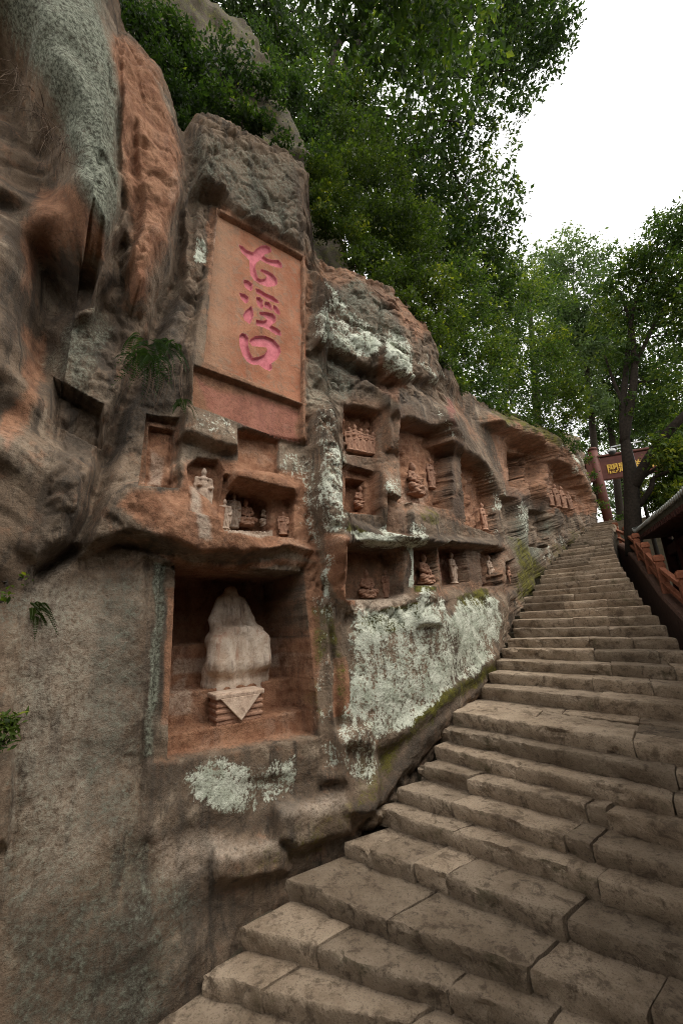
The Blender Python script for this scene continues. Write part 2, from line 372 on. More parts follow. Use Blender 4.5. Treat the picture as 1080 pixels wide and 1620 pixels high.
def surf(u, v, D=0.):
    """where the line of sight of a photo pixel meets the wall, D metres in front of (or behind) its face"""
    r = ray(u, v); t = np.linspace(.8, 45, 6000)[:, None]*r/np.hypot(r[0], r[1])+np.array([0, 0, EYE])
    idx = np.array([np.argmin(((PATH-p[:2])**2).sum(1)) for p in t[::12]])
    off = ((t[::12, :2]-PATH[idx])*PN[idx]).sum(1)+LEAN*t[::12, 2]-D
    j = np.argmax(off < 0); j = max(j, 1); i0, i1 = (j-1)*12, j*12
    best = None
    for p in t[i0:i1+1]:
        i = np.argmin(((PATH-p[:2])**2).sum(1)); f = ((p[:2]-PATH[i])*PN[i]).sum()+LEAN*p[2]-D
        if f < 0: best = (p, i); break
    if best is None: best = (t[i1], i)
    return best[0], PN[best[1]]

# ------------------------------------------------------------------ the rock cliff
SKYL = np.array([(-900, -1500), (60, -420), (150, -160), (190, 35), (230, 85), (262, 145), (285, 190), (310, 182), (400, 214), (470, 250), (490, 285), (497, 380), (520, 415), (560, 428), (620, 458), (665, 505), (700, 572), (722, 612), (765, 640), (830, 664), (885, 690), (918, 718), (938, 765), (950, 806), (975, 822), (1100, 835)], float)
# big shapes of the face: (outline in photo pixels, metres out of the face, ramp width in pixels)
BULGE = [
    ([(-260, -400), (140, -400), (172, 40), (186, 200), (190, 300), (178, 372), (160, 388), (120, 330), (95, 235), (40, 130), (-20, 60), (-260, -60)], .75, 60),
    ([(-100, 30), (0, 95), (60, 190), (104, 250), (110, 300), (60, 330), (-20, 270), (-100, 200)], -.5, 40),
    ([(-120, 90), (0, 118), (50, 205), (92, 262), (70, 262), (20, 190), (-120, 150)], -.3, 14),
    ([(0, 130), (70, 215), (120, 270), (165, 360), (172, 440), (150, 500), (110, 500), (100, 420), (40, 330), (-60, 290), (-60, 130)], .38, 34),
    ([(52, 398), (100, 412), (152, 440), (150, 488), (105, 506), (88, 560), (72, 612), (54, 622), (46, 520)], -.55, 18),
    ([(-80, 330), (20, 345), (48, 400), (52, 470), (50, 560), (22, 588), (-80, 600)], .40, 22),
    ([(-60, 585), (25, 585), (55, 600), (70, 640), (40, 680), (0, 720), (-60, 740)], .22, 30),
    ([(168, 58), (200, 58), (252, 112), (292, 250), (284, 322), (262, 352), (246, 452), (218, 482), (196, 380), (186, 200)], .42, 36),
    ([(196, 200), (214, 200), (220, 330), (205, 420), (192, 330)], -.12, 12),
    ([(300, 186), (400, 214), (492, 268), (484, 400), (348, 326), (318, 300), (300, 330), (288, 420), (292, 300)], .30, 22),
    ([(348, 330), (480, 405), (490, 420), (344, 338)], -.12, 8),
    ([(-80, 700), (60, 690), (150, 745), (105, 870), (60, 905), (-80, 910)], .28, 40),
    ([(175, 778), (290, 726), (420, 860), (500, 872), (300, 872), (190, 848), (120, 882), (110, 860)], .22, 18),
    ([(288, 640), (310, 640), (380, 672), (380, 715), (352, 715), (290, 690)], .22, 9),
    ([(370, 745), (440, 752), (470, 772), (465, 785), (370, 765)], .16, 8),
    ([(500, 632), (545, 632), (550, 740), (556, 860), (540, 900), (515, 880), (496, 800), (496, 700)], .40, 34),
    ([(515, 850), (556, 852), (556, 870), (545, 930), (560, 970), (535, 960), (512, 890)], .20, 14),
    ([(498, 432), (560, 440), (620, 470), (665, 512), (715, 612), (690, 600), (620, 600), (602, 590), (560, 592), (500, 552)], .26, 16),
    ([(605, 545), (650, 560), (650, 602), (612, 602)], .15, 7),
    ([(500, 566), (552, 592), (606, 615), (655, 612), (722, 655), (735, 690), (640, 662), (540, 640), (505, 600)], .14, 9),
    ([(604, 622), (634, 622), (638, 716), (612, 712)], .26, 9),
    ([(598, 716), (634, 718), (634, 790), (600, 780)], .10, 8),
    ([(700, 640), (735, 660), (792, 760), (800, 800), (760, 735), (728, 716), (700, 700)], .26, 14),
    ([(600, 735), (630, 780), (640, 800), (690, 812), (700, 850), (640, 850), (615, 842), (600, 800)], .14, 12),
    ([(545, 818), (610, 842), (700, 850), (790, 856), (800, 868), (700, 862), (610, 862), (548, 858)], .22, 8),
    ([(556, 955), (640, 948), (668, 930), (700, 940), (810, 942), (806, 985), (790, 1042), (700, 1120), (606, 1190), (545, 1180), (550, 1000)], .12, 22),
    ([(655, 925), (692, 925), (700, 990), (662, 990)], .10, 6),
    ([(484, 952), (520, 948), (548, 1180), (545, 1240), (505, 1240), (500, 1100)], .10, 8),
    ([(640, 1160), (790, 1050), (840, 1000), (860, 1000), (740, 1130), (660, 1230), (600, 1300), (560, 1320), (560, 1280), (610, 1230)], .22, 60),
    ([(432, 1272), (540, 1258), (556, 1290), (552, 1320), (462, 1345), (430, 1328)], .17, 12),
    ([(335, 1350), (430, 1328), (452, 1350), (450, 1385), (340, 1400)], .12, 12),
    ([(530, 1160), (590, 1150), (598, 1215), (600, 1290), (545, 1290)], .14, 10),
    ([(765, 648), (890, 688), (930, 760), (945, 800), (905, 760), (850, 710), (770, 672)], .55, 16),
    ([(800, 700), (850, 720), (856, 760), (800, 740)], -.35, 10),
    ([(845, 712), (870, 722), (866, 790), (848, 780)], .30, 8),
    ([(868, 740), (900, 760), (905, 800), (872, 800)], -.25, 10),
    ([(-40, 980), (16, 980), (22, 1200), (12, 1340), (-40, 1340)], .10, 8),
]
GROOVE = [([(296, 190), (302, 290), (292, 352), (268, 470), (232, 560), (190, 660), (158, 770), (118, 862), (60, 905)], 24, -.26), ([(190, 60), (186, 200), (192, 330), (160, 400)], 8, -.14),
          ([(0, 905), (60, 905), (110, 872), (190, 862), (260, 880)], 7, -.10), ([(484, 400), (486, 560), (490, 700)], 5, -.07),
          ([(516, 960), (540, 1170)], 6, -.22), ([(236, 900), (218, 1300)], 3, -.03), ([(620, 600), (625, 690), (640, 790)], 5, -.12),
          ([(504, 560), (552, 590), (600, 612)], 6, -.16), ([(45, 710), (85, 735)], 3, -.1), ([(300, 472), (352, 470)], 3, -.05),
          ([(505, 905), (505, 950)], 3, -.06), ([(40, 600), (80, 560), (100, 520)], 6, -.1)]
# flat places: (outline, metres, ramp)
FLAT = [([(300, 560), (346, 325), (482, 400), (486, 700), (370, 680), (300, 645)], .10, 10),
        ([(230, 885), (500, 893), (515, 950), (530, 1215), (228, 1260)], 0., 14)]
# niches and panels: (outline, depth, ramp, strength of fresh red stone, smoothness)
NICHE = [
    ([(346, 333), (479, 406), (481, 637), (325, 571)], .19, 2.2, .85, 1),
    ([(308, 578), (478, 640), (480, 698), (440, 690), (306, 640)], .10, 2.2, .75, 1),
    ([(376, 677), (441, 692), (441, 748), (378, 740)], .09, 2.2, .95, 1),
    ([(86, 598), (164, 640), (160, 708), (78, 665)], .30, 2.5, .1, .6),
    ([(232, 655), (288, 662), (284, 770), (222, 768)], .14, 3, .55, .6),
    ([(240, 668), (282, 674), (278, 766), (236, 764)], .10, 3, .75, .5),
    ([(298, 738), (312, 724), (344, 728), (354, 745), (352, 820), (300, 806)], .17, 4, .9, .7),
    ([(356, 750), (464, 776), (464, 850), (350, 838)], .14, 2.5, .95, .8),
    ([(366, 778), (378, 764), (426, 772), (436, 786), (434, 836), (362, 832)], .26, 2.2, .85, .8),
    ([(543, 640), (600, 652), (598, 724), (543, 716)], .22, 2.5, .85, .4),
    ([(634, 662), (714, 684), (714, 806), (636, 790), (633, 740)], .36, 2.5, .85, .3),
    ([(729, 716), (772, 742), (784, 845), (738, 830)], .30, 2.5, .8, .4),
    ([(542, 734), (600, 748), (600, 814), (544, 810)], .16, 2.2, .8, .8),
    ([(556, 752), (584, 756), (586, 806), (556, 804)], .22, 2.2, .9, .7),
    ([(616, 778), (650, 796), (652, 846), (614, 840)], .12, 4, .5, .4),
    ([(551, 862), (628, 866), (637, 880), (636, 946), (549, 950)], .36, 2.5, .55, .5),
    ([(655, 866), (688, 862), (690, 924), (656, 926)], .26, 2.5, .65, .5),
    ([(694, 866), (716, 856), (732, 866), (740, 920), (700, 930)], .34, 2.5, .5, .5),
    ([(760, 874), (774, 862), (792, 872), (794, 926), (764, 928)], .30, 2.5, .5, .4),
    ([(800, 890), (812, 884), (818, 930), (802, 934)], .22, 2.5, .3, .4),
    ([(794, 784), (820, 792), (822, 850), (800, 845)], .30, 3, .2, .3),
    ([(803, 716), (826, 722), (828, 772), (806, 768)], .55, 3, .3, .3),
    ([(836, 806), (862, 812), (866, 868), (838, 864)], .25, 3, .2, .3),
    ([(832, 724), (848, 728), (848, 768), (832, 764)], .2, 3, .5, .3),
]
BIG = [(281, 895), (476, 905), (505, 1165), (268, 1205)]
DB = 0.
Z_SILL = .5*(surf(268, 1205)[0][2]+surf(505, 1165)[0][2]); Z_CEIL = 3.25
Z1 = surf(385, 1141, -.28)[0][2]; Z2 = surf(385, 1082, -.58)[0][2]; Z3 = surf(292, 1020, -.80)[0][2]

NC_F, NR = 640, 760
ucol = np.concatenate([np.linspace(-700, -46, 26), np.linspace(-40, 946, NC_F), np.linspace(952, 1010, 14)])
# columns of the grid: path stations whose foot falls on evenly spaced photo columns
_pu, _pv = project(np.c_[PATH, PZ+1.2])
_front = (PATH@CF[:2]) > .3
_pu = np.where(_front, _pu, -5000-PS[::-1]*10)
_pu = np.maximum.accumulate(_pu)
sc = np.interp(ucol, _pu, PS)
sc = np.unique(np.r_[np.linspace(0, sc.min()-.15, 14), sc, np.linspace(sc.max()+.2, PS[-1], 12)])
NC = len(sc)
def on_path(A): return np.stack([np.interp(sc, PS, A[:, i]) for i in range(A.shape[1])], -1)
WX, WN = on_path(PATH), on_path(PN); WN /= np.hypot(WN[:, 0], WN[:, 1])[:, None]; WZ0 = np.interp(sc, PS, PZ)-.45
hh = np.linspace(0, 13, 500)
WTOP = np.zeros(NC)
for j in range(NC):
    z = WZ0[j]+.45+hh; P = np.c_[WX[j, 0]-WN[j, 0]*LEAN*z, WX[j, 1]-WN[j, 1]*LEAN*z, z]
    uu, vv = project(P); up = np.interp(uu, SKYL[:, 0], SKYL[:, 1])
    above = vv < up
    WTOP[j] = z[np.argmax(above)] if above.any() else z[-1]
    if (WX[j]@CF[:2]) < 1.2: WTOP[j] = 12.5
WTOP = np.minimum(WTOP, 12.8)
WTOP = np.maximum(WTOP, WZ0+.7)
for _ in range(6): WTOP[1:-1] = .25*WTOP[:-2]+.5*WTOP[1:-1]+.25*WTOP[2:]
tt = np.linspace(0, 1, NR)[:, None]
Z = WZ0+tt*(WTOP-WZ0)
BX = WX[None, :, 0]-WN[None, :, 0]*LEAN*Z; BY = WX[None, :, 1]-WN[None, :, 1]*LEAN*Z
B = np.stack([BX, BY, Z], -1); N3 = np.stack([np.broadcast_to(WN[:, 0], Z.shape), np.broadcast_to(WN[:, 1], Z.shape), np.zeros_like(Z)], -1)
n1 = fbm(B, .55, 3); n2 = fbm(B*np.array([1, 1, 1.6]), 1.7, 4, .55); n3 = fbm(B*np.array([1, 1, .55])+9, 2.1, 4, .5, True)
nF = fbm(B+3, 1.5, 3); nR = fbm(B+41, 1.1, 3, .5, True)
warpu, warpv = fbm(B+31, 1.6, 4)*9, fbm(B+57, 1.6, 4)*9
def shape_D(U, V):
    far = sstep(760, 860, U); nearS = sstep(240, 150, U)*sstep(880, 940, V)
    rough = .05+.06*sstep(930, 860, V)*sstep(330, 240, U)+.10*far+.03*sstep(490, 540, U)*sstep(640, 600, V)-.025*sstep(540, 560, U)*sstep(620, 650, V)*sstep(800, 780, U)
    rough = rough*(1-.65*nearS)
    D = n1*.10*(1-.5*nearS)+n2*rough*.75*(1-.8*far)+np.minimum(n3, .35)*rough*.45*(1-far)+far*(nF*.16+np.minimum(nR, .3)*.10)
    calm = 1-.65*sstep(530, 560, U)*sstep(600, 630, V)
    for poly, a, s in BULGE: D = D+a*pmask(poly, U+warpu*calm*min(1, s/14), V+warpv*calm*min(1, s/14), s)
    for line, wd, a in GROOVE: D = D+a*lmask(line, U+warpu*.5, V+warpv*.5, wd)
    fl = 0
    for poly, a, s in FLAT:
        m = pmask(poly, U, V, s); D = D*(1-m)+(a+n2*.008)*m
    return D
def blur(a, n):
    for _ in range(n):
        b = a.copy(); b[1:-1] = .25*a[:-2]+.5*a[1:-1]+.25*a[2:]; a = b.copy(); a[:, 1:-1] = .25*b[:, :-2]+.5*b[:, 1:-1]+.25*b[:, 2:]
    return a
D = np.zeros(Z.shape)
for it in range(7):
    U, V = project((B+N3*D[..., None]).reshape(-1, 3)); U = U.reshape(Z.shape); V = V.reshape(Z.shape)
    Dn = shape_D(U, V); D = blur(D+(Dn-D)*(.8 if it < 2 else .45), 1)
D = blur(D, 2)
Pd = B+N3*D[..., None]
Bw = Pd*np.array([1, 1, .8])+np.stack([n2, n1, n3], -1)*.10
wa1, wa2, wav = worley(Bw, 1.15, 1); wb1, wb2, wbv = worley(Bw*np.array([1, 1, 1.5])+5, 3.4, 2); wc1, wc2, wcv = worley(Bw+9, 9., 3)
quiet = np.clip(pmask([(-100, 905), (120, 900), (235, 900), (520, 945), (560, 1000), (810, 935), (790, 1060), (560, 1330), (350, 1720), (-100, 1720)], U, V, 30)*.96, 0, 1)
quiet = np.maximum(quiet, .65*pmask([(-260, -400), (140, -400), (172, 40), (190, 300), (160, 388), (95, 235), (-20, 60), (-260, -60)], U, V, 30))
quiet = np.maximum(quiet, .85*pmask([(215, 640), (300, 640), (480, 690), (500, 890), (180, 880), (200, 780)], U, V, 30))
quiet = np.maximum(quiet, .80*pmask([(535, 625), (800, 640), (830, 940), (540, 960)], U, V, 30))
quiet = np.maximum(quiet, .62*sstep(330, 280, U)*sstep(920, 880, V))
rgh = 1-quiet
crag = (wav-.5)*.11*rgh-.075*rgh*sstep(.10, .0, wa2-wa1)+(wbv-.5)*.050*rgh-.035*rgh*sstep(.12, .0, wb2-wb1)+(wcv-.5)*.014*(1-.4*quiet)-.010*sstep(.15, .0, wc2-wc1)*rgh
wd1, wd2, wdv = worley(Bw+21, 20., 4)
crag = blur(crag, 1)+((wdv-.5)*.005-.005*sstep(.18, .0, wd2-wd1))*sstep(300, 480, U)+fbm(Pd*np.array([1, 1, 1.3])+77, 7., 4, .6)*.013*(1-.7*quiet)
D = D+crag*(1-pmask([(300, 560), (346, 325), (482, 400), (486, 700), (370, 680), (300, 645)], U, V, 10))*(1-.75*pmask(BIG, U, V, 10))
P = B+N3*D[..., None]
U, V = project(P.reshape(-1, 3)); U = U.reshape(Z.shape); V = V.reshape(Z.shape)
fresh = np.zeros(Z.shape); cut = np.zeros(Z.shape)
jit = n2*.8
R_ = np.zeros(Z.shape)
for poly, dep, s, fr, sm in NICHE:
    m = pmask(poly, U+jit*(1.5-sm)*2, V+jit*(1.5-sm)*2, s)
    R_ = R_-dep*m*(1+.10*(1-sm)*n2); fresh = np.maximum(fresh, fr*m); cut = np.maximum(cut, m)
    if sm < .45 and dep > .2:
        g1, g2, gv = worley(np.stack([U/9.+poly[0][0], V/15., np.zeros_like(U)], -1), 1., 7)
        R_ = R_+.07*sstep(.55, .05, g1)*sstep(2, 6, poly_sd(poly, U, V, 4))
    if sm < .65: R_ = R_+m*(1-sm)*.055*np.maximum(n3, -.2)*sstep(2, 8, poly_sd(poly, U, V, 4))
# the big niche: sill, two altar steps, a bench and the back wall
mB = pmask(BIG, U+jit*.6, V+jit*.6, 2.4)
prof = np.where(Z < Z1, -.28, np.where(Z < Z2, -.58, np.where(Z < Z3, -.80, -1.12)))
prof = prof+.02*n2
R_ = R_*(1-mB)+prof*mB; fresh = np.maximum(fresh, .92*mB); cut = np.maximum(cut, mB)
mF = pmask([(256, 892), (284, 893), (272, 1206), (234, 1206)], U, V, 3)*(1-mB); R_ = R_-.05*mF
P = P+N3*R_[..., None]

# colour zones
def Pm(poly, s, wob=1.): return pmask(poly, U+warpu*wob, V+warpv*wob, s)
def acc(items, wob=1.):
    a = np.zeros(Z.shape)
    for poly, amt, s in items: a = np.maximum(a, amt*Pm(poly, s, wob))
    return a
fresh = np.maximum(fresh, acc([
    ([(170, 60), (200, 58), (250, 110), (290, 250), (284, 320), (262, 350), (240, 480), (205, 460), (196, 300)], .80, 30),
    ([(205, 330), (246, 330), (240, 470), (212, 480)], .95, 16),
    ([(60, 300), (110, 290), (165, 380), (165, 420), (95, 400), (50, 420), (30, 360)], .7, 24),
    ([(30, 340), (55, 400), (52, 500), (60, 610), (40, 600), (45, 480)], .75, 10), ([(60, 540), (85, 520), (75, 620), (40, 690), (0, 720), (0, 660), (50, 620)], .75, 16),
    ([(340, 320), (490, 400), (492, 700), (300, 640), (320, 560)], .62, 14), ([(325, 330), (350, 330), (332, 570), (322, 560)], .6, 8),
    ([(300, 720), (480, 745), (505, 900), (440, 870), (300, 870), (240, 850), (180, 800), (210, 775), (290, 775)], .78, 22),
    ([(230, 880), (505, 892), (512, 950), (480, 955), (476, 903), (280, 895)], .7, 10),
    ([(262, 930), (282, 930), (270, 1150), (250, 1150)], .65, 8), ([(478, 950), (500, 950), (508, 1160), (495, 1160)], .7, 8),
    ([(524, 1040), (546, 1040), (562, 1135), (530, 1140)], .95, 8), ([(510, 845), (556, 850), (556, 960), (530, 950), (512, 900)], .9, 12),
    ([(500, 395), (600, 440), (680, 520), (660, 540), (600, 480), (500, 440)], .55, 20), ([(596, 560), (640, 600), (634, 640), (602, 620)], .7, 12),
    ([(540, 620), (720, 660), (790, 780), (800, 850), (640, 800), (545, 815)], .44, 20), ([(545, 860), (820, 860), (822, 935), (545, 955)], .42, 16),
    ([(765, 650), (900, 700), (950, 800), (935, 815), (880, 805), (800, 790), (780, 720)], .60, 20),
    ([(860, 735), (915, 750), (950, 815), (870, 810)], .78, 12), ([(715, 610), (760, 690), (770, 710), (720, 660)], .5, 12)]))
lichen = .83*acc([
    ([(505, 432), (530, 450), (580, 500), (600, 545), (598, 575), (560, 585), (520, 568), (495, 540), (497, 490), (515, 480)], .72, 26),
    ([(590, 500), (640, 530), (660, 560), (650, 602), (612, 600), (606, 550)], .80, 18), ([(655, 560), (690, 580), (712, 612), (680, 602)], .66, 16),
    ([(300, 384), (320, 384), (326, 416), (304, 420)], .75, 12), ([(500, 636), (545, 636), (545, 700), (555, 780), (552, 850), (512, 850), (492, 780), (498, 700)], .64, 26),
    ([(440, 695), (485, 700), (500, 780), (500, 880), (480, 860), (462, 760), (442, 745)], .50, 22), ([(290, 640), (340, 655), (380, 680), (375, 705), (310, 690)], .52, 18),
    ([(600, 735), (640, 760), (650, 800), (618, 790), (600, 770)], .64, 18), ([(636, 815), (668, 822), (690, 930), (668, 930), (655, 870), (610, 862), (560, 860), (560, 846)], .70, 12),
    ([(636, 850), (652, 866), (654, 938), (642, 940)], .82, 6), ([(690, 850), (730, 856), (728, 866), (692, 864)], .66, 8),
    ([(545, 960), (660, 960), (664, 930), (698, 935), (706, 960), (800, 945), (806, 985), (780, 1040), (690, 1110), (606, 1180), (590, 1150), (560, 1130), (548, 1060)], .74, 20),
    ([(556, 1120), (606, 1130), (600, 1215), (580, 1250), (550, 1240), (530, 1200)], .60, 16), ([(500, 1170), (540, 1180), (545, 1220), (505, 1225)], .56, 16),
    ([(262, 1232), (300, 1210), (400, 1200), (470, 1190), (462, 1235), (400, 1290), (330, 1302), (296, 1270)], .80, 34),
    ([(506, 880), (520, 880), (516, 950), (506, 945)], .66, 6), ([(484, 945), (520, 945), (535, 1140), (505, 1160)], .42, 10),
    ([(768, 740), (785, 760), (800, 860), (788, 850)], .68, 8), ([(815, 790), (850, 806), (850, 850), (822, 850)], .52, 12), ([(868, 840), (900, 845), (880, 880), (862, 880)], .52, 12),
    ([(880, 690), (915, 715), (935, 770), (900, 735)], .55, 12), ([(690, 640), (740, 690), (735, 712), (700, 668)], .55, 12), ([(396, 222), (480, 262), (470, 290), (420, 262)], .42, 22),
    ([(278, 1385), (335, 1375), (335, 1400), (280, 1410)], .35, 16)], 1.8)*(1+.30*n2)+.10*n1
algae = acc([([(0, 930), (230, 905), (222, 1320), (330, 1420), (250, 1640), (0, 1640)], .34, 60),
    ([(-200, -400), (130, -400), (165, 20), (190, 220), (190, 300), (172, 380), (130, 320), (110, 250), (60, 120), (-20, 20)], .80, 40),
    ([(300, 200), (480, 255), (470, 400), (400, 350), (330, 300), (300, 380)], .40, 40), ([(60, 580), (160, 470), (190, 520), (140, 640)], .45, 40),
    ([(240, 895), (262, 895), (240, 1200), (225, 1200)], .62, 10), ([(484, 560), (560, 580), (560, 640), (490, 640)], .4, 24),
    ([(0, 1300), (120, 1200), (60, 1620), (0, 1620)], .38, 60), ([(800, 800), (880, 820), (850, 900), (810, 900)], .5, 20), ([(560, 430), (640, 520), (600, 560), (520, 480)], .45, 24)])
moss = acc([
    ([(560, 975), (600, 962), (676, 955), (672, 975), (640, 1000), (590, 1010), (565, 1000)], .85, 12), ([(650, 926), (692, 924), (690, 938), (654, 942)], .75, 6),
    ([(724, 950), (776, 930), (780, 972), (730, 975)], .70, 12), ([(690, 1100), (790, 1035), (800, 1050), (720, 1110), (640, 1160), (650, 1130)], .70, 20), ([(600, 1180), (700, 1110), (680, 1150), (640, 1180), (600, 1260), (590, 1220)], .55, 24),
    ([(486, 960), (520, 955), (545, 1060), (560, 1150), (540, 1150), (520, 1020), (500, 1060), (515, 1150), (500, 1120)], .52, 12), ([(550, 825), (620, 848), (610, 858), (548, 846)], .6, 8), ([(660, 796), (700, 815), (690, 832), (662, 815)], .55, 8),
    ([(810, 840), (870, 900), (850, 960), (815, 950)], .62, 22), ([(560, 1190), (600, 1200), (598, 1270), (560, 1290)], .45, 20), ([(440, 1310), (560, 1260), (560, 1310), (470, 1370), (360, 1400)], .38, 26),
    ([(880, 860), (935, 820), (905, 880), (850, 930)], .45, 20), ([(765, 638), (900, 690), (910, 715), (800, 670)], .6, 12)])
stain_shade = acc([([(545, 812), (700, 840), (800, 850), (810, 870), (640, 868), (545, 866)], .50, 14), ([(600, 600), (740, 660), (790, 760), (760, 740), (720, 700), (600, 650)], .48, 24), ([(500, 590), (545, 600), (600, 640), (600, 730), (612, 800), (600, 820), (545, 730)], .40, 20), ([(790, 760), (880, 790), (860, 880), (800, 900)], .46, 26), ([(715, 690), (735, 700), (745, 830), (722, 810)], .5, 10),([(0, 1420), (200, 1400), (340, 1400), (420, 1420), (260, 1640), (0, 1640)], .50, 70), ([(140, 900), (236, 900), (216, 1330), (130, 1330)], .44, 50), ([(-20, 900), (60, 910), (30, 1000), (-20, 1040)], .4, 30),
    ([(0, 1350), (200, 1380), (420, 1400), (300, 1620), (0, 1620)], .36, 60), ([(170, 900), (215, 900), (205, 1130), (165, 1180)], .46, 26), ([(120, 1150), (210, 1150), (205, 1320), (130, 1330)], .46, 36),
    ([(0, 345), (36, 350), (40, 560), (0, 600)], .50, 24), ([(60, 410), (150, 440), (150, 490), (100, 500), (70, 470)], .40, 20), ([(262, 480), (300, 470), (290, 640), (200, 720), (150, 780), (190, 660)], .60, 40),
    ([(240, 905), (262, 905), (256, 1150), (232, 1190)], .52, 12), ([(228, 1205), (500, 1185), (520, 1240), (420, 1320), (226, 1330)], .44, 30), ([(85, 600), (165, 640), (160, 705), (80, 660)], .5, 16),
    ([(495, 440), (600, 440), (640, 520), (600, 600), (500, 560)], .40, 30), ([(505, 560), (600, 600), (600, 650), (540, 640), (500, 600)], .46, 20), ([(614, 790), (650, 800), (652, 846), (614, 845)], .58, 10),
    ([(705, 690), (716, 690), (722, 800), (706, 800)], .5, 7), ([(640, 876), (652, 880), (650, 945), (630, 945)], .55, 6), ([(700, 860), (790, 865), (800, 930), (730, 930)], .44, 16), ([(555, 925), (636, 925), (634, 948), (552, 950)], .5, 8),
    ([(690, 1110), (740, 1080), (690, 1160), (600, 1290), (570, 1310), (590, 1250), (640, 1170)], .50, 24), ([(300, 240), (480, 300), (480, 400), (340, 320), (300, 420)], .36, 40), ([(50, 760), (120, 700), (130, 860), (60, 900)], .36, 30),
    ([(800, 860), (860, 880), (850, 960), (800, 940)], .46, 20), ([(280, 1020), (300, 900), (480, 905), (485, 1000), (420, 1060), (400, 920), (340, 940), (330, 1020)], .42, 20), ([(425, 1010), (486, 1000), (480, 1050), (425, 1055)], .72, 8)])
pale = acc([([(20, 930), (230, 910), (225, 1100), (200, 1330), (120, 1420), (20, 1500)], .40, 60), ([(230, 1300), (420, 1330), (330, 1400), (240, 1400)], .42, 40), ([(430, 1265), (545, 1255), (550, 1285), (440, 1300)], .45, 20), ([(330, 1340), (440, 1325), (440, 1360), (340, 1370)], .45, 20),
    ([(316, 760), (334, 760), (335, 850), (312, 850)], .62, 12), ([(362, 820), (440, 836), (440, 850), (360, 838)], .6, 6), ([(300, 1055), (490, 1030), (490, 1060), (300, 1085)], .50, 12), ([(272, 1120), (330, 1080), (330, 1140), (272, 1150)], .45, 14),
    ([(248, 700), (276, 710), (270, 760), (246, 755)], .48, 12), ([(30, 860), (120, 900), (60, 960), (20, 1100), (8, 1400), (20, 1500), (30, 1200)], .35, 20), ([(90, 1000), (200, 920), (180, 1120), (90, 1200)], .30, 40), ([(336, 345), (360, 400), (345, 560), (332, 560)], .42, 16), ([(548, 690), (596, 680), (596, 720), (548, 714)], .45, 12), ([(650, 760), (700, 770), (700, 800), (650, 790)], .4, 12), ([(556, 945), (640, 944), (655, 950), (560, 975)], .5, 8)])
pink = acc([([(312, 590), (480, 645), (480, 698), (390, 680), (330, 640)], .6, 14), ([(704, 625), (718, 640), (728, 690), (712, 660)], .65, 6), ([(690, 870), (735, 870), (738, 925), (700, 925)], .4, 8)])
# rows over the top edge, rolling back into the hillside
NB = 22
bk = (np.linspace(0, 1, NB+1)[1:]**1.5)[:, None]*3.2
top = P[-1]; dz = .55*bk+.12*np.sin(bk*2.2)
Pb = np.stack([top[None, :, 0]-WN[None, :, 0]*bk, top[None, :, 1]-WN[None, :, 1]*bk, top[None, :, 2]+dz], -1)
Pb[..., 2] += fbm(Pb, 1.3, 3)*.12*np.minimum(1, bk)
Pall = np.concatenate([P, Pb], 0)
def ext(a, v=None):
    last = np.repeat(a[-1:], NB, 0) if v is None else np.full((NB, NC), v); return np.concatenate([a, last], 0)
rock_cliff = mesh_obj('rock_cliff', Pall.reshape(-1, 3), gridF(NR+NB, NC), M_CLIFF, None, True,
    dict(fresh=ext(fresh*(1-.0*cut)), lichen=ext(lichen*(1-.75*cut)), moss=ext(moss*(1-.8*cut), .42), algae=ext(algae*(1-.7*cut)), stain_shade=ext((stain_shade+.07*(1-quiet)+.05*n1)*(1-.35*cut)), pale=ext(pale), pink=ext(pink)))
tag(rock_cliff, 'red sandstone cliff with carved niches, lichen and an inscribed panel beside the stairs', 'cliff')

# upper tier of the cliff, set back above the ledge
def back_rock():
    nr, nc = 90, 110
    z = np.linspace(6.5, 19, nr)[:, None]
    pr0, n = surf(492, 262, -1.5); pr1, _ = surf(372, 0, -2.0)
    f = (z-pr0[2])/(pr1[2]-pr0[2]); ex = pr0[0]+(pr1[0]-pr0[0])*f; ey = pr0[1]+(pr1[1]-pr0[1])*f
    t = np.array([-n[1], n[0]]); t = t if t[0] > 0 else -t
    a = np.linspace(-7, 1.6, nc)[None]
    over = np.maximum(a, 0); aa = np.where(a > 0, .35*np.sin(np.minimum(a, 1.57)), a)
    back = -over*1.5-np.clip(-a, 0, .6)*0
    X = ex+t[0]*aa+n[0]*back; Y = ey+t[1]*aa+n[1]*back; Zz = np.broadcast_to(z, X.shape)
    Q = np.stack([X, Y, Zz], -1)
    d = fbm(Q, .5, 4, .55)*.35+fbm(Q*np.array([1, 1, .5]), 1.6, 4, .5, True)*.12
    Q[..., 0] += n[0]*d; Q[..., 1] += n[1]*d
    o = np.full(X.shape, 0.)
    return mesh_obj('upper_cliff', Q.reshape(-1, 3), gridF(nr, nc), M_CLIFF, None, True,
                    dict(fresh=o+.1, lichen=o+.05+.15*(a > -.3), moss=o+.42, algae=o+.3, stain_shade=o+.66, pale=o, pink=o))  # high dark mask puts the shade of the recess into this rock's colour
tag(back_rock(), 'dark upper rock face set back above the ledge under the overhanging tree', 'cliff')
# the hillside behind the cliff top
edge = Pb[-1][8:-6:4]; en = WN[8:-6:4]
hd = np.linspace(-.6, 34, 30)[:, None]
HX = np.stack([edge[None, :, 0]-en[None, :, 0]*hd, edge[None, :, 1]-en[None, :, 1]*hd, edge[None, :, 2]-.25+.42*hd], -1)
HX[..., 2] += fbm(HX, .35, 3)*.35*np.clip(hd, 0, 1)
tag(mesh_obj('hillside', HX.reshape(-1, 3), gridF(30, len(edge)), M_SOIL), kind='structure')

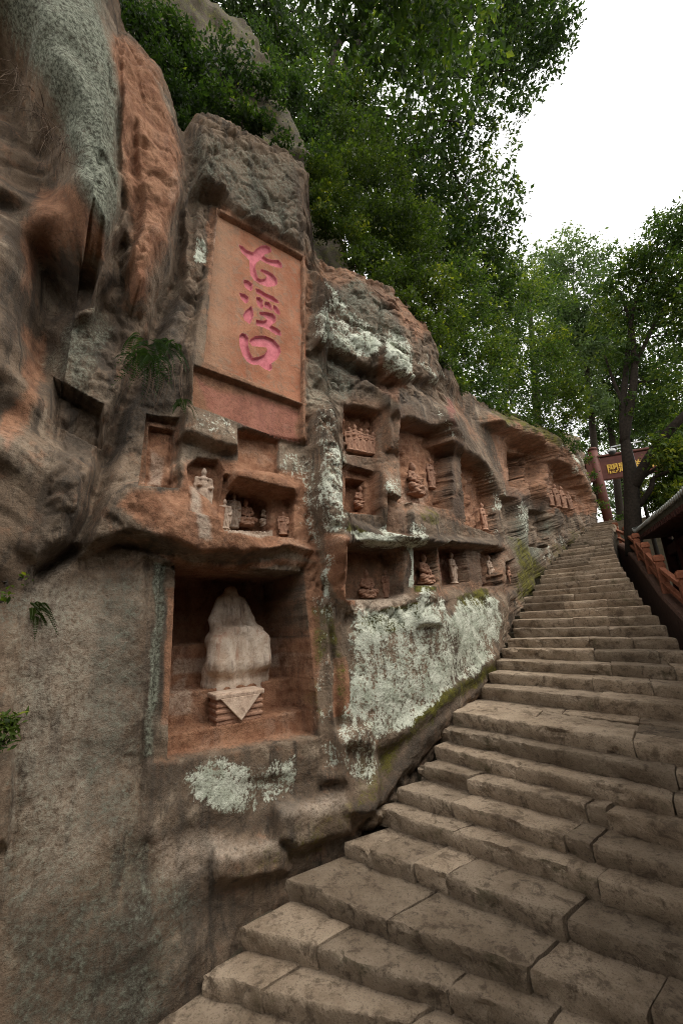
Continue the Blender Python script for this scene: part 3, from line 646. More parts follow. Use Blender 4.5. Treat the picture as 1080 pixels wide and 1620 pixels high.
# ------------------------------------------------------------------ inscribed panel with three painted characters
CH = [[[(258,185),(300,200),(340,240),(410,268),(450,225),(500,195),(550,190),(590,215),(600,255),(575,270),(530,285),(515,305),(560,335),(620,350),(680,350),(712,385),(715,425),(660,420),(600,400),(540,375),(480,345),(440,375),(425,420),(440,480),(460,540),(490,555),(540,545),(560,520),(530,490),(485,460),(500,445),(560,465),(620,500),(660,550),(668,595),(640,620),(560,630),(480,600),(420,560),(385,500),(375,430),(375,350),(340,310),(290,260)]],
      [[(310,560),(350,565),(400,605),(398,660),(375,675),(330,640),(312,600)], [(265,700),(320,710),(360,745),(352,795),(325,805),(285,760)], [(390,840),(405,890),(410,940),(390,990),(370,1025),(320,990),(303,940),(330,890)],
       [(435,655),(470,660),(540,705),(620,740),(670,780),(682,808),(640,800),(580,780),(500,730),(445,700)], [(440,745),(480,750),(510,785),(505,815),(515,840),(500,870),(455,830)], [(535,795),(575,800),(605,840),(605,890),(580,875),(525,850)], [(625,830),(660,850),(690,900),(690,930),(650,915),(620,870)],
       [(475,905),(540,905),(620,925),(648,960),(645,1005),(605,1035),(600,1048),(660,1075),(700,1110),(705,1155),(650,1140),(590,1100),(520,1065),(440,1040),(440,985),(480,995),(520,1000),(560,985),(530,950),(480,930)]],
      [[(380,1195),(440,1160),(540,1160),(630,1200),(690,1270),(700,1330),(660,1400),(600,1450),(610,1500),(590,1525),(540,1510),(470,1460),(400,1460),(350,1430),(300,1360),(265,1250),(265,1155),(290,1130),(330,1140),(358,1185),(350,1260),(370,1330),(405,1395),(470,1385),(530,1360),(562,1310),(555,1275),(480,1270),(400,1262),(368,1220)]]]
def panel():
    # outer slab, standing just proud of the recess floor; corners in photo pixels
    c = [surf(u, v, .10-.095) for u, v in ((343, 329), (482, 405), (484, 641), (321, 573))]
    n = np.append(c[0][1], 0); A, Bc, C, Dd = [x[0] for x in c]
    nu, nv = 230, 330
    a = np.linspace(0, 1, nu)[None, :, None]; b = np.linspace(0, 1, nv)[:, None, None]
    Q = (A*(1-a)+Bc*a)*(1-b)+(Dd*(1-a)+C*a)*b
    pu, pv = project(Q.reshape(-1, 3)); pu = pu.reshape(nv, nu); pv = pv.reshape(nv, nu)
    cx, cy = (pu-340)*6.754, (pv-360)*6.75
    idx = np.zeros((nv, nu), int); dep = np.zeros((nv, nu))
    for i, polys in enumerate(CH):
        for p in polys:
            sdv = poly_sd(p, cx, cy, 20); dep = np.maximum(dep, sstep(-2, 7, sdv)); idx[sdv > -1] = i+1
    dd = -.040*dep+fbm(Q, 3, 4)*.006*(1-dep*.6)+fbm(Q, 14, 3)*.002
    Q = Q+n*dd[..., None]
    F = gridF(nv, nu); fi = idx.reshape(-1)[F].max(1)
    V = Q.reshape(-1, 3)
    o = np.zeros(nv*nu)
    la = sstep(.45, .0, np.broadcast_to(a[..., 0], (nv, nu))).ravel()
    root = mesh_obj('inscription_panel', V, F[fi == 0], M_PANEL, rock_cliff, True, dict(fresh=o+.72-.2*la, lichen=o, moss=o+.05, algae=o+.05, stain_shade=o+.05, pale=o+.2+.27*la, pink=o+.1))
    root['label'] = 'flat red stone panel with a column of three pink carved characters'
    for i, nm in enumerate(('top', 'middle', 'bottom')):
        f = F[fi == i+1]; us = np.unique(f); mp = np.zeros(len(V), int); mp[us] = np.arange(len(us))
        ch = mesh_obj('carved_character', V[us], mp[f], M_PAINT, root, True)
        ch['label'] = nm+' pink painted character carved into the panel'
panel()

# ------------------------------------------------------------------ stone stairs
SEAM = {0: [415, 640, 860], 1: [497, 705, 870], 2: [612, 835, 1025], 3: [580, 650, 702, 890], 4: [715, 942], 5: [710, 890, 935], 6: [738, 922, 957], 7: [1062], 8: [1066], 9: [1000], 10: [945], 11: [935, 1030], 12: [965, 1065], 13: [938, 1040], 14: [930, 1000], 15: [962], 16: [905, 962], 17: [930, 1020]}
def line_pt(k, t):
    k = min(max(k, -8), NK); L = np.array(LEFT[k]); Rr = np.array(RIGHT[k]); return L+(Rr-L)*np.asarray(t)[..., None]
stairs_fill_v, stairs_fill_f = [], []
for k in range(-8, NK):
    for kk, z in ((k, k*RISE-.24), (k, k*RISE-.085), (k+1, k*RISE-.085), (k+1, k*RISE-.08)):
        t = np.array([-.25, 1.01]); p = line_pt(kk, t); off = .15
        a = radians(AZ[kk]); p = p+off*np.array([sin(a), cos(a)])
        stairs_fill_v += [(*p[0], z), (*p[1], z)]
nq = len(stairs_fill_v)//2
_f = [(2*i, 2*i+1, 2*i+3, 2*i+2) for i in range(nq-1)]; _b = len(stairs_fill_v)
stairs_fill_v += [(x, y, z-4) for x, y, z in stairs_fill_v[1::2]]; _f += [(2*i+1, _b+i, _b+i+1, 2*i+3) for i in range(nq-1)]
stairs = mesh_obj('stone_stairs', stairs_fill_v, _f, M_FILL, None, False)
tag(stairs, kind='structure')
def step_block(k, t0, t1, d0=0., d1=None, zoff=0., over=.10, seed=0):
    """one dressed stone of a step: d0..d1 = metres behind the nosing line (None: to the next riser)"""
    rs = np.random.default_rng(seed)
    L = np.linalg.norm(np.array(RIGHT[k])-np.array(LEFT[k])); ln = (t1-t0)*L
    dist = np.hypot(*line_pt(k, np.array([(t0+t1)/2]))[0]); cell = .035 if dist < 6 else (.06 if dist < 9 else .15)
    n = max(5, int(ln/cell)); g = (.007 if k < 8 else .003)/L
    ts = np.r_[t0+g, t0+g+.012/L, np.linspace(t0+g+.04/L, t1-g-.04/L, n), t1-g-.012/L, t1-g]
    fr = line_pt(k, ts); bk_ = line_pt(k+1, ts)
    if k >= NK: a = radians(AZ[k]); bk_ = fr+.8*np.array([sin(a), cos(a)])
    dv = bk_-fr; full = np.linalg.norm(dv, axis=1)[:, None]; dv = dv/full
    de = np.full_like(full, d1) if d1 is not None else full+over
    h = RISE+.03 if d0 == 0 else .06
    rnd = rs.uniform(.75, 1.3)
    prof = [(.035, -h), (.020, -.75*h), (.006, -.5*h), (.0, -.27*h), (.001*rnd, -.13*h), (.004*rnd, -.008), (.010*rnd, -.001), (.05, .0), (.3, .002), (.5, -.002), (.75, -.003), (1., -.004)]
    tz = rs.uniform(-.010, .010); sk = rs.uniform(-.014, .014); tilt = rs.uniform(-.012, .012); fw = rs.uniform(-.018, .018)
    rows = []
    m = len(ts); lam = np.linspace(-1, 1, m)[:, None]
    endr = np.zeros((m, 1)); endr[0] = endr[-1] = .008; endr[1] = endr[-2] = .002
    for j, (d, dz) in enumerate(prof):
        dd = d if j < 8 else d*(de-d0)
        p2 = fr+dv*(d0+dd+fw+sk*lam*(1 if j < 8 else 0)+(endr*.5 if j < 8 else 0))
        zz = k*RISE+zoff+dz+tz+tilt*lam-(endr if dz > -.05 else 0)
        q = np.concatenate([p2, np.broadcast_to(zz, (m, 1))], 1); rows.append(q)
    Q = np.stack(rows)                             # profile x length
    sc_ = 1. if dist < 9 else .6
    nn = fbm(Q+seed*3.1, 2.6, 3, .5); n_f = fbm(Q+seed*1.7, 9, 3, .55); n_h = fbm(Q+seed, 30, 2, .5)
    fronty = np.clip(1-np.arange(len(prof))/8, 0, 1)[:, None]
    push = (nn*.024+n_f*.010+n_h*.007+.05*np.clip(n_f-.38, 0, 1))*sc_*np.where(np.arange(len(prof)) < 9, 1, .2)[:, None]
    Q[..., :2] += dv[None]*push[..., None]
    Q[..., 2] += (nn*.007+n_f*.004+n_h*.0035-.05*np.clip(n_f-.40, 0, 1)*(fronty > 0))*sc_*(np.arange(len(prof)) > 3)[:, None]
    V = Q.reshape(-1, 3); F = [tuple(f) for f in gridF(len(prof), m)[:, ::-1]]
    b = len(V); bl = [(V[(len(prof)-1)*m+i][0], V[(len(prof)-1)*m+i][1], k*RISE-h) for i in (0, m-1)]
    V = np.vstack([V, bl])
    F.append(tuple(j*m for j in range(len(prof)))+(b,)); F.append(tuple(j*m+m-1 for j in range(len(prof)))[::-1]+(b+1,))
    o = mesh_obj('stone_step' if d0 == 0 else 'paving_slab', V, F, M_STEP, stairs, True)
    o.data.set_sharp_from_angle(angle=radians(34))
    return o
sid = 0
for k in range(-8, NK+1):
    if k in SEAM:
        ts = np.linspace(0, 1, 900); P3 = np.c_[line_pt(k, ts), np.full(900, k*RISE)]; uu, _ = project(P3)
        cuts = [float(ts[np.argmin(abs(uu-s))]) for s in SEAM[k]]
    else:
        cuts = []; t = 0
        L = np.linalg.norm(np.array(RIGHT[k])-np.array(LEFT[k]))
        while True:
            t += random.uniform(.5, 1.15)/L
            if t > 1-.22/L: break
            cuts.append(t)
    cuts = [-random.uniform(.005, .02) if k <= 3 else -random.uniform(.03, .06) if k < 8 else -random.uniform(.07, .13)]+[c for c in cuts if .02 < c < .98]+[1.02]
    gap = np.linalg.norm(line_pt(k+1, np.array([.15]))[0]-line_pt(k, np.array([.15]))[0]) if k < NK else .8
    for a_, b_ in zip(cuts[:-1], cuts[1:]):
        sid += 1
        tm = (a_+b_)/2
        dpt = np.linalg.norm(line_pt(k+1, np.array([tm]))[0]-line_pt(k, np.array([tm]))[0]) if k < NK else .8
        if dpt > .62:
            d = .36+.05*random.random(); step_block(k, a_, b_, 0, d, seed=sid)
            while d < dpt:
                w_ = min(.34+.1*random.random(), dpt+.1-d); sid += 1
                mid = a_+(b_-a_)*random.uniform(.35, .65)
                for q0, q1 in ((a_, mid), (mid, b_)) if (b_-a_)*3 > .9 else ((a_, b_),):
                    sid += 1; step_block(k, q0, q1, d+.006, d+w_, zoff=-.012-.006*random.random(), seed=sid)
                d += w_
        else: step_block(k, a_, b_, 0, None, seed=sid)
# landing path beyond the top step, and the ground all round
a = radians(AZ[NK]); fwd = np.array([sin(a), cos(a)]); L = np.array(LEFT[NK]); Rr = np.array(RIGHT[NK]); zt = NK*RISE-.02
q = [L-(Rr-L)*.8+fwd*.25, Rr+(Rr-L)*14+fwd*.25, Rr+(Rr-L)*60+fwd*60, L-(Rr-L)*4+fwd*60]
tag(mesh_obj('path', [(*p, zt) for p in q]+[(*p, zt-9) for p in q], [(0, 1, 2, 3), (0, 4, 5, 1), (1, 5, 6, 2), (2, 6, 7, 3), (3, 7, 4, 0)], M_GROUND, None, False), kind='structure')
tag(mesh_obj('ground', [(-600, -600, -2.2), (600, -600, -2.2), (600, 900, -2.2), (-600, 900, -2.2)], [(0, 1, 2, 3)], M_GROUND, None, False), kind='structure')

# ------------------------------------------------------------------ red stone railing along the open side of the stairs
# cap tops seen in the photograph, with their distance up the slope
CAPS = [(1077, 902, 8.9), (1039, 878, 11.0), (1018, 858, 13.0), (1003, 844, 14.9), (988, 833, 16.8), (971, 827, 18.8)]
PL = .10; PH = .62
cp_ = np.array([at(u, v, d) for u, v, d in CAPS]); cp_[:, 2] -= PL+PH+.185
sl = cp_[0]-cp_[1]; near_ = [cp_[0]+sl*f for f in (.85, 1.7, 2.5)]
RP = np.vstack([np.array(near_[::-1]), cp_])
RPs = np.r_[0, np.cumsum(np.hypot(*np.diff(RP[:, :2], axis=0).T))]
def rp(s): return np.array([np.interp(s, RPs, RP[:, i]) for i in range(3)])
railing = empty('stone_railing', rp(RPs[4]))
tag(railing, 'red stone post and rail balustrade climbing the right side of the stairs', 'railing')
def local(o):   # keep world coordinates under an Empty that stands at its base
    o.matrix_parent_inverse = Matrix.Translation(-o.parent.location); return o
post_s = [float(x) for x in RPs]
m = MB()
ss = np.linspace(0, RPs[-1], 60)
V = []
for s in ss:
    p = rp(s); d = rp(min(s+.1, RPs[-1]))-rp(max(s-.1, 0)); d = d[:2]/np.hypot(*d[:2]); nrm = np.array([d[1], -d[0]])
    for o_, z in ((-.15, -3.5), (-.15, PL-.05), (-.12, PL), (.12, PL), (.15, PL-.05), (.15, -3.5)): V.append((*(p[:2]+nrm*o_), p[2]+z))
m.add(V, [(i*6+j, i*6+j+1, i*6+j+7, i*6+j+6) for i in range(59) for j in range(5)])
local(m.build('plinth', M_PLINTH, railing))
for s in post_s:
    p = rp(s); d = rp(min(s+.1, RPs[-1]))-rp(max(s-.1, 0)); d2 = d[:2]/np.hypot(*d[:2])
    ax = [np.array([*d2, 0]), np.array([-d2[1], d2[0], 0]), np.array([0, 0, 1])]
    m = MB(); m.box(p+np.array([0, 0, PL+PH/2-.1]), .17, .17, PH+.2, ax); po = local(m.build('post', M_RAIL, railing, False, .012))
    m = MB(); m.box(p+np.array([0, 0, PL+PH+.023]), .13, .13, .05, ax); m.box(p+np.array([0, 0, PL+PH+.10]), .19, .19, .11, ax); m.box(p+np.array([0, 0, PL+PH+.168]), .15, .15, .03, ax)
    c = m.build('cap', M_RAIL, po, False, .008)
for s0, s1 in zip(post_s[:-1], post_s[1:]):
    for hgt, th in ((.50, .10), (.20, .085)):
        m = MB(); p0, p1 = rp(s0), rp(s1); d = p1-p0; d /= np.linalg.norm(d); p0 = p0+d*.09; p1 = p1-d*.09
        c = (p0+p1)/2+np.array([0, 0, PL+hgt]); side = np.cross(d, [0, 0, 1]); side /= np.linalg.norm(side)
        m.box(c, np.linalg.norm(p1-p0), .10, th, [d, side, np.cross(side, d)]); local(m.build('rail', M_RAIL, railing, False, .012))

# ------------------------------------------------------------------ statues in the niches
def loft(rings, nseg=28, nrow=46, folds=0., rough=.006, seed=0):
    r = np.array(rings, float); t = np.r_[0, np.cumsum(np.abs(np.diff(r[:, 0]))+.25*np.abs(np.diff(r[:, 1])))]; t /= t[-1]
    q = np.linspace(0, 1, nrow); q = np.unique(np.r_[q, t]); R = np.stack([np.interp(q, t, r[:, i]) for i in range(4)], -1)
    for _ in range(2): R[1:-1, 1:] = .2*R[:-2, 1:]+.6*R[1:-1, 1:]+.2*R[2:, 1:]
    th = np.linspace(0, 2*pi, nseg, endpoint=False)[None]
    c, s_ = np.cos(th), np.sin(th); e = .82
    X = R[:, 1:2]*np.sign(c)*abs(c)**e; Y = R[:, 3:4]+R[:, 2:3]*np.sign(s_)*abs(s_)**e; Zr = np.broadcast_to(R[:, :1], X.shape)
    V = np.stack([X, Y, Zr], -1); hgt = r[:, 0].max()-r[:, 0].min()
    if folds:
        f = folds*np.sin(th*9+Zr/hgt*14+2*np.sin(Zr/hgt*9))*(R[:, 1:2]/R[:, 1].max())*np.clip(s_, 0, 1)
        V[..., 1] += f
    d = fbm(V*(1.2/hgt)+seed*7.3, 5., 4)*rough*hgt
    V[..., 0] += d*c; V[..., 1] += d*s_
    nr = len(R); b = nr*nseg
    F = [(i*nseg+j, i*nseg+(j+1) % nseg, (i+1)*nseg+(j+1) % nseg, (i+1)*nseg+j) for i in range(nr-1) for j in range(nseg)]
    F += [tuple(range(nseg))[::-1], tuple(range((nr-1)*nseg, nr*nseg))]
    return V.reshape(-1, 3), F
def ellipsoid(c, r, n=14):
    th = np.linspace(0, pi, n//2+2)[1:-1]; ph = np.linspace(0, 2*pi, n, endpoint=False)
    V = [np.array(c)+np.array(r)*np.array([sin(a)*cos(b), sin(a)*sin(b), cos(a)]) for a in th for b in ph]; m_ = len(th)
    F = [(i*n+j, (i+1)*n+j, (i+1)*n+(j+1) % n, i*n+(j+1) % n) for i in range(m_-1) for j in range(n)]+[tuple(range(n)), tuple(range((m_-1)*n, m_*n))[::-1]]
    return V, F
def fuse(solids, capsules, voxel, rough=.006, folds=None, seed=0):
    """one continuous body: ellipsoids and tapered limbs fused by a voxel remesh"""
    m = MB()
    for c, r in solids: m.add(*ellipsoid(c, r))
    for pts, rad in capsules:
        m.tube(pts, rad, 12)
        for p, r in zip(np.array(pts), np.broadcast_to(rad, len(pts))): m.add(*ellipsoid(p, (r*1.01,)*3, 10))
    o = m.build('fuse', M_RELIEF); md = o.modifiers.new('r', 'REMESH'); md.mode = 'VOXEL'; md.voxel_size = voxel
    sm = o.modifiers.new('s', 'SMOOTH'); sm.iterations = 2
    bpy.context.view_layer.update(); me = bpy.data.meshes.new_from_object(o.evaluated_get(bpy.context.evaluated_depsgraph_get())); bpy.data.objects.remove(o)
    co = np.zeros(len(me.vertices)*3); me.vertices.foreach_get('co', co); V = co.reshape(-1, 3)
    nr = np.zeros(len(V)*3); me.vertices.foreach_get('normal', nr); nr = nr.reshape(-1, 3)
    d = fbm(V+seed*3.7, 9, 4)*rough
    if folds is not None: d = d+folds(V)
    V = V+nr*d[:, None]; F = [tuple(p.vertices) for p in me.polygons]; bpy.data.meshes.remove(me); return V, F
def seated_body(seed):
    rs = np.random.default_rng(seed); hd = rs.uniform(-.01, .02)
    sol = [((0, 0, .06), (.30, .24, .07)), ((0, 0, .0), (.33, .27, .05)), ((0, 0, .30), (.17, .14, .13)), ((0, -.01, .46), (.155, .12, .17)), ((0, -.01, .58), (.19, .105, .09)), ((hd, .02, .80), (.088, .098, .115)), ((hd, 0, .915), (.05, .052, .05))]
    cap = [([(-.09, 0, .20), (-.31, .10, .20), (.02, .24, .17)], [.11, .10, .06]), ([(.09, 0, .20), (.31, .10, .20), (-.02, .26, .18)], [.11, .10, .06]), ([(-.18, 0, .60), (-.25, .03, .43), (-.06, .19, .32)], [.075, .065, .045]), ([(.18, 0, .60), (.25, .03, .43), (.06, .19, .32)], [.075, .065, .045]), ([(0, 0, .60), (hd, .01, .74)], [.07, .055]), ([(-.31, .02, .14), (-.2, .2, .05), (.2, .2, .05), (.31, .02, .14)], [.05, .06, .06, .05])]
    return fuse(sol, cap, .018, .010, lambda V: .008*np.sin(V[:, 2]*70+np.abs(V[:, 0])*30)*(V[:, 1] > .02)*(V[:, 2] < .62), seed)
def standing_body(seed):
    rs = np.random.default_rng(seed); hd = rs.uniform(-.01, .01); e = rs.uniform(.02, .10)
    sol = [((0, 0, .02), (.17, .14, .04)), ((0, 0, .42), (.13, .10, .16)), ((0, 0, .60), (.125, .09, .14)), ((0, 0, .73), (.15, .08, .06)), ((hd, .012, .885), (.062, .068, .078)), ((hd, 0, .965), (.035, .036, .032))]
    cap = [([(-.055, 0, .45), (-.06, .01, .24), (-.06, .02, .05)], [.095, .085, .075]), ([(.055, 0, .45), (.06, .01, .24), (.06, .02, .05)], [.095, .085, .075]), ([(-.145, 0, .73), (-.17, .01, .56), (-.05-e*.4, .12, .56)], [.055, .05, .035]), ([(.145, 0, .73), (.175, .01, .56), (.12, .10, .42+e)], [.055, .05, .035]), ([(-.165, .03, .54), (-.16, .04, .22)], [.04, .03]), ([(.165, .03, .50), (.16, .04, .2)], [.04, .03]), ([(0, 0, .74), (hd, .005, .84)], [.05, .042])]
    return fuse(sol, cap, .014, .007, lambda V: .006*np.sin(np.abs(V[:, 0])*90+V[:, 2]*25)*(V[:, 1] > .02)*(V[:, 2] < .7), seed)
_bodies = {'seated': [seated_body(i) for i in range(3)], 'standing': [standing_body(i) for i in range(3)]}
def put_statue(kind, u, vb, vt, D, label, mat=None, wide=1., group=None, seed=0, sink=.03):
    p, n = surf(u, vb, D)
    zz = np.linspace(p[2], p[2]+4, 4000); _, vv = project(np.c_[np.full(4000, p[0]), np.full(4000, p[1]), zz]); H = zz[np.argmin(abs(vv-vt))]-p[2]
    V, F = _bodies[kind][seed % 3]
    tx = np.array([-n[1], n[0]]); tx = tx if tx[0] > 0 else -tx
    W = np.c_[(V[:, 0:1]*tx*wide+V[:, 1:2]*n)*H, V[:, 2]*H]
    o = mesh_obj(kind+'_statue', W, F, mat or M_RELIEF); o.location = (float(p[0]), float(p[1]), float(p[2]-sink*H))
    return tag(o, label, 'statue', group)
# the large headless Buddha
pb, nb = surf(373, 1060, -.72)
pxm = np.linalg.norm(surf(424, 1030, -.72)[0]-surf(322, 1030, -.72)[0])/102
def bz(v): return surf(373, v, -.72)[0][2]-pb[2]
def bx_(u): return (u-373)*pxm
sol = [((bx_(367), -.10, bz(978)), (.185, .15, .27)), ((bx_(366), -.10, bz(950)), (.15, .11, .12)), ((bx_(371), -.05, bz(1010)), (.31, .22, .13))]
lim = [([(bx_(351), -.09, bz(950)), (bx_(339), -.04, bz(979)), (bx_(341), .06, bz(1003))], [.065, .072, .075]), ([(bx_(384), -.09, bz(951)), (bx_(395), -.04, bz(980)), (bx_(399), .06, bz(1003))], [.065, .072, .075]),
       ([(bx_(341), .0, bz(1012)), (bx_(339), .13, bz(1016)), (bx_(338), .15, bz(1046))], [.135, .13, .135]), ([(bx_(402), .0, bz(1012)), (bx_(404), .13, bz(1016)), (bx_(405), .15, bz(1046))], [.135, .13, .135]),
       ([(bx_(352), .08, bz(1012)), (bx_(354), .11, bz(1048))], [.15, .15]), ([(bx_(373), .04, bz(1012)), (bx_(373), .09, bz(1048))], [.16, .15]), ([(bx_(393), .08, bz(1012)), (bx_(391), .11, bz(1048))], [.15, .15]),
       ([(bx_(342), .02, bz(1058)), (bx_(405), .02, bz(1058))], [.17, .17]), ([(bx_(342), .0, bz(1076)), (bx_(405), .0, bz(1076))], [.16, .16]), ([(bx_(342), .0, bz(1094)), (bx_(405), .0, bz(1094))], [.16, .16]), ([(bx_(367), -.10, bz(944)), (bx_(367), -.10, bz(937))], [.10, .09]), ([(bx_(344), .06, bz(1002)), (bx_(366), .14, bz(999))], [.09, .07]), ([(bx_(404), .06, bz(1002)), (bx_(378), .14, bz(999))], [.09, .07])]
def bfold(V):
    low = sstep(bz(1004), bz(1016), V[:, 2]); f = (V[:, 1] > -.02)
    return f*(.007*np.sin(V[:, 0]*40+np.sin(V[:, 2]*7)*1.4)*(V[:, 2] < bz(1012))+.004*np.sin((V[:, 2]+.5*np.abs(V[:, 0]))*62)*(V[:, 2] > bz(1000))*(V[:, 2] < bz(950)))
V, F = fuse(sol, lim, .020, .005, bfold, 4)
tx = np.array([-nb[1], nb[0]]); tx = tx if tx[0] > 0 else -tx
W = np.c_[V[:, 0:1]*tx+V[:, 1:2]*nb, V[:, 2]]
bud = mesh_obj('seated_statue', W, F, M_BUDDHA); bud.location = [float(c) for c in pb]
tag(bud, 'large headless pale seated stone statue in draped robe inside the big square niche', 'statue')
# altar block with a pointed cloth carved on its front
pa, na = surf(380, 1138, -.29); ta = np.array([-na[1], na[0]]); ta = ta if ta[0] > 0 else -ta
wa = 74*np.linalg.norm(surf(417, 1120, -.31)[0]-surf(343, 1120, -.31)[0])/74
za = surf(380, 1094, -.31)[0][2]; ha = za-Z1
A3 = [np.array([*ta, 0]), np.array([*na, 0]), np.array([0, 0, 1])]
ca = np.array([*(pa[:2]-na*.13), Z1])
altar = empty('altar_block', ca); tag(altar, 'small carved stone altar block with pointed cloth at the feet of the headless statue', 'altar')
m = MB(); m.box(ca+A3[2]*ha*.40, wa*.94, .24, ha*.86, A3); local(m.build('body', M_RELIEF, altar, False, .012))
m = MB(); m.box(ca+A3[2]*ha*.92, wa*1.03, .30, ha*.19, A3); local(m.build('slab', M_STATUE, altar, False, .015))
for f_ in (.18, .42, .62):
    m = MB(); m.box(ca+A3[2]*ha*f_, wa*.985, .265, ha*.13, A3); local(m.build('moulding', M_RELIEF, altar, False, .012))
m = MB(); fa = ca+A3[1]*.152
tri = [fa+A3[0]*wa*.42+A3[2]*ha*.86, fa-A3[0]*wa*.42+A3[2]*ha*.86, fa+A3[1]*.02+A3[2]*ha*.05]
m.add(tri+[t_-A3[1]*.05 for t_ in tri], [(0, 1, 2), (3, 5, 4), (0, 3, 4, 1), (1, 4, 5, 2), (2, 5, 3, 0)]); local(m.build('cloth', M_STATUE, altar, False, .006))

put_statue('standing', 320, 808, 738, -.06, 'slim standing statue in the small arched niche left of the three seated figures', M_STATUE, seed=1)
put_statue('seated', 388, 830, 786, -.26, 'seated statue in the middle of the small octagonal niche', M_RELIEF, seed=2)
put_statue('seated', 423, 832, 793, -.26, 'seated statue with crossed ankles at the right inside the small octagonal niche', M_STATUE, .9, seed=3)
put_statue('standing', 369, 834, 778, -.22, 'damaged standing figure at the left edge inside the octagonal niche', M_STATUE, seed=4)
put_statue('standing', 355, 836, 788, -.06, 'eroded guardian figure carved left of the octagonal niche', M_STATUE, 1.1, seed=5)
put_statue('standing', 448, 845, 808, -.05, 'eroded guardian figure carved right of the octagonal niche', M_RELIEF, 1.3, seed=6)
put_statue('seated', 571, 803, 766, -.28, 'small seated statue in the square double-framed niche under the relief', M_RELIEF, seed=7)
put_statue('seated', 655, 782, 728, -.30, 'seated relief statue in the tall deep niche full of carvings', M_RELIEF, seed=8)
put_statue('standing', 682, 772, 722, -.31, 'standing relief figure at the right of the tall deep niche', M_RELIEF, seed=9)
put_statue('standing', 766, 838, 794, -.20, 'standing statue at the right foot of the narrow leaning niche', M_RELIEF, seed=10)
put_statue('seated', 581, 944, 898, -.31, 'worn seated statue at the back of the wide low niche above the moss', M_RELIEF, seed=11)
put_statue('standing', 612, 944, 900, -.30, 'worn standing figure at the right in the wide low niche above the moss', M_RELIEF, seed=12)
put_statue('seated', 672, 922, 872, -.18, 'eroded seated statue in the small niche between white lichen streaks', M_RELIEF, seed=13)
put_statue('standing', 718, 922, 872, -.26, 'pale standing statue in the arched niche right of the lichen streak', M_STATUE, .9, seed=14)
put_statue('standing', 777, 924, 876, -.22, 'pink-white standing statue in the niche near the stair edge', M_STATUE, .9, seed=15)
put_statue('standing', 808, 930, 894, -.16, 'tiny dark standing figure in the last niche beside the steps', M_RELIEF, seed=16)
for i, (u, vb, vt) in enumerate(((554, 712, 674), (563, 714, 670), (573, 716, 676), (583, 718, 678), (592, 719, 682))):
    put_statue('standing', u, vb, vt, -.19, ('leftmost', 'second from left', 'middle', 'second from right', 'rightmost')[i]+' of five weathered relief figures in the upper niche beside the pillar', M_RELIEF, 1.2, 'relief figures in the upper niche', 20+i)
for i, (u, v0, v1) in enumerate(((872, 800, 766), (882, 802, 764), (892, 804, 768), (902, 806, 776))):
    put_statue('standing', u, v0, v1, .05, ('leftmost', 'second', 'third', 'rightmost')[i]+' of four eroded red rock figures near the top of the stairs', M_RELIEF, 1.2, 'eroded rock figures near the stair top', 30+i)

# ------------------------------------------------------------------ gateway at the top of the stairs
gp = at(959, 812, 22.); gb = gp.copy(); gtop = at(938, 712, 22.)[2]
az_g = radians(112); gdir = np.array([sin(az_g), cos(az_g), 0]); gn = np.array([-gdir[1], gdir[0], 0]); gn = gn if gn[:2]@gp[:2] < 0 else -gn
gate = empty('gateway', (gp[0], gp[1], NK*RISE-.02)); tag(gate, 'brown red gateway with gold characters on its beam at the top of the stairs', 'gate')
AX = [gdir, gn, np.array([0, 0, 1])]
g0 = NK*RISE-.1; SPAN = 4.9
for i in range(2):
    c = np.array([gp[0], gp[1], 0])+gdir*SPAN*i; hgt = gtop-g0
    m = MB(); m.tube([c+np.array([0, 0, g0]), c+np.array([0, 0, gtop])], .20, 20); po = local(m.build('post', M_GATE, gate, True))
    m = MB(); m.tube([c+np.array([0, 0, gtop-.02]), c+np.array([0, 0, gtop+.10])], [.23, .18], 20); m.build('cap', M_GATE, po, True)
    m = MB(); m.tube([c+np.array([0, 0, g0]), c+np.array([0, 0, g0+.5])], [.30, .25], 20); m.build('base', M_RAIL, po, True)
bz1 = at(955, 722, 21.8)[2]; bz0 = at(960, 757, 21.8)[2]
bc = np.array([gp[0], gp[1], (bz0+bz1)/2])+gdir*(SPAN/2)
m = MB(); m.box(bc, SPAN+.9, .24, bz1-bz0, AX); beam = local(m.build('beam', M_GATE, gate, False, .03))
m = MB(); m.box(bc+AX[2]*((bz1-bz0)/2+.09), SPAN+1.1, .36, .10, AX); local(m.build('beam_cap', M_GATE, gate, False, .03))
for i, (ch, u) in enumerate((('閣', 967), ('題', 985), ('為', 1008), ('江', 1036))):
    cu = bpy.data.curves.new('glyph', 'FONT'); cu.body = ch; cu.extrude = .015; cu.align_x = 'CENTER'; cu.align_y = 'CENTER'; cu.size = .50; cu.offset = .006
    to = bpy.data.objects.new('glyph', cu); COL.objects.link(to); bpy.context.view_layer.update()
    me = bpy.data.meshes.new_from_object(to); bpy.data.objects.remove(to)
    us = [project((bc+gdir*s_)[None])[0][0] for s_ in np.linspace(-SPAN/2, SPAN/2, 200)]
    s_ = np.linspace(-SPAN/2, SPAN/2, 200)[int(np.argmin(abs(np.array(us)-u)))]
    pos = bc+gdir*s_+gn*.135-AX[2]*.10
    co = np.zeros(len(me.vertices)*3); me.vertices.foreach_get('co', co); co = co.reshape(-1, 3)
    w_ = pos+co[:, :1]*gdir+co[:, 1:2]*AX[2]+co[:, 2:3]*gn; me.vertices.foreach_set('co', w_.ravel().astype(np.float32)); me.materials.clear(); me.materials.append(M_GOLD)
    ob = bpy.data.objects.new('gold_character', me); COL.objects.link(ob); ob.parent = beam
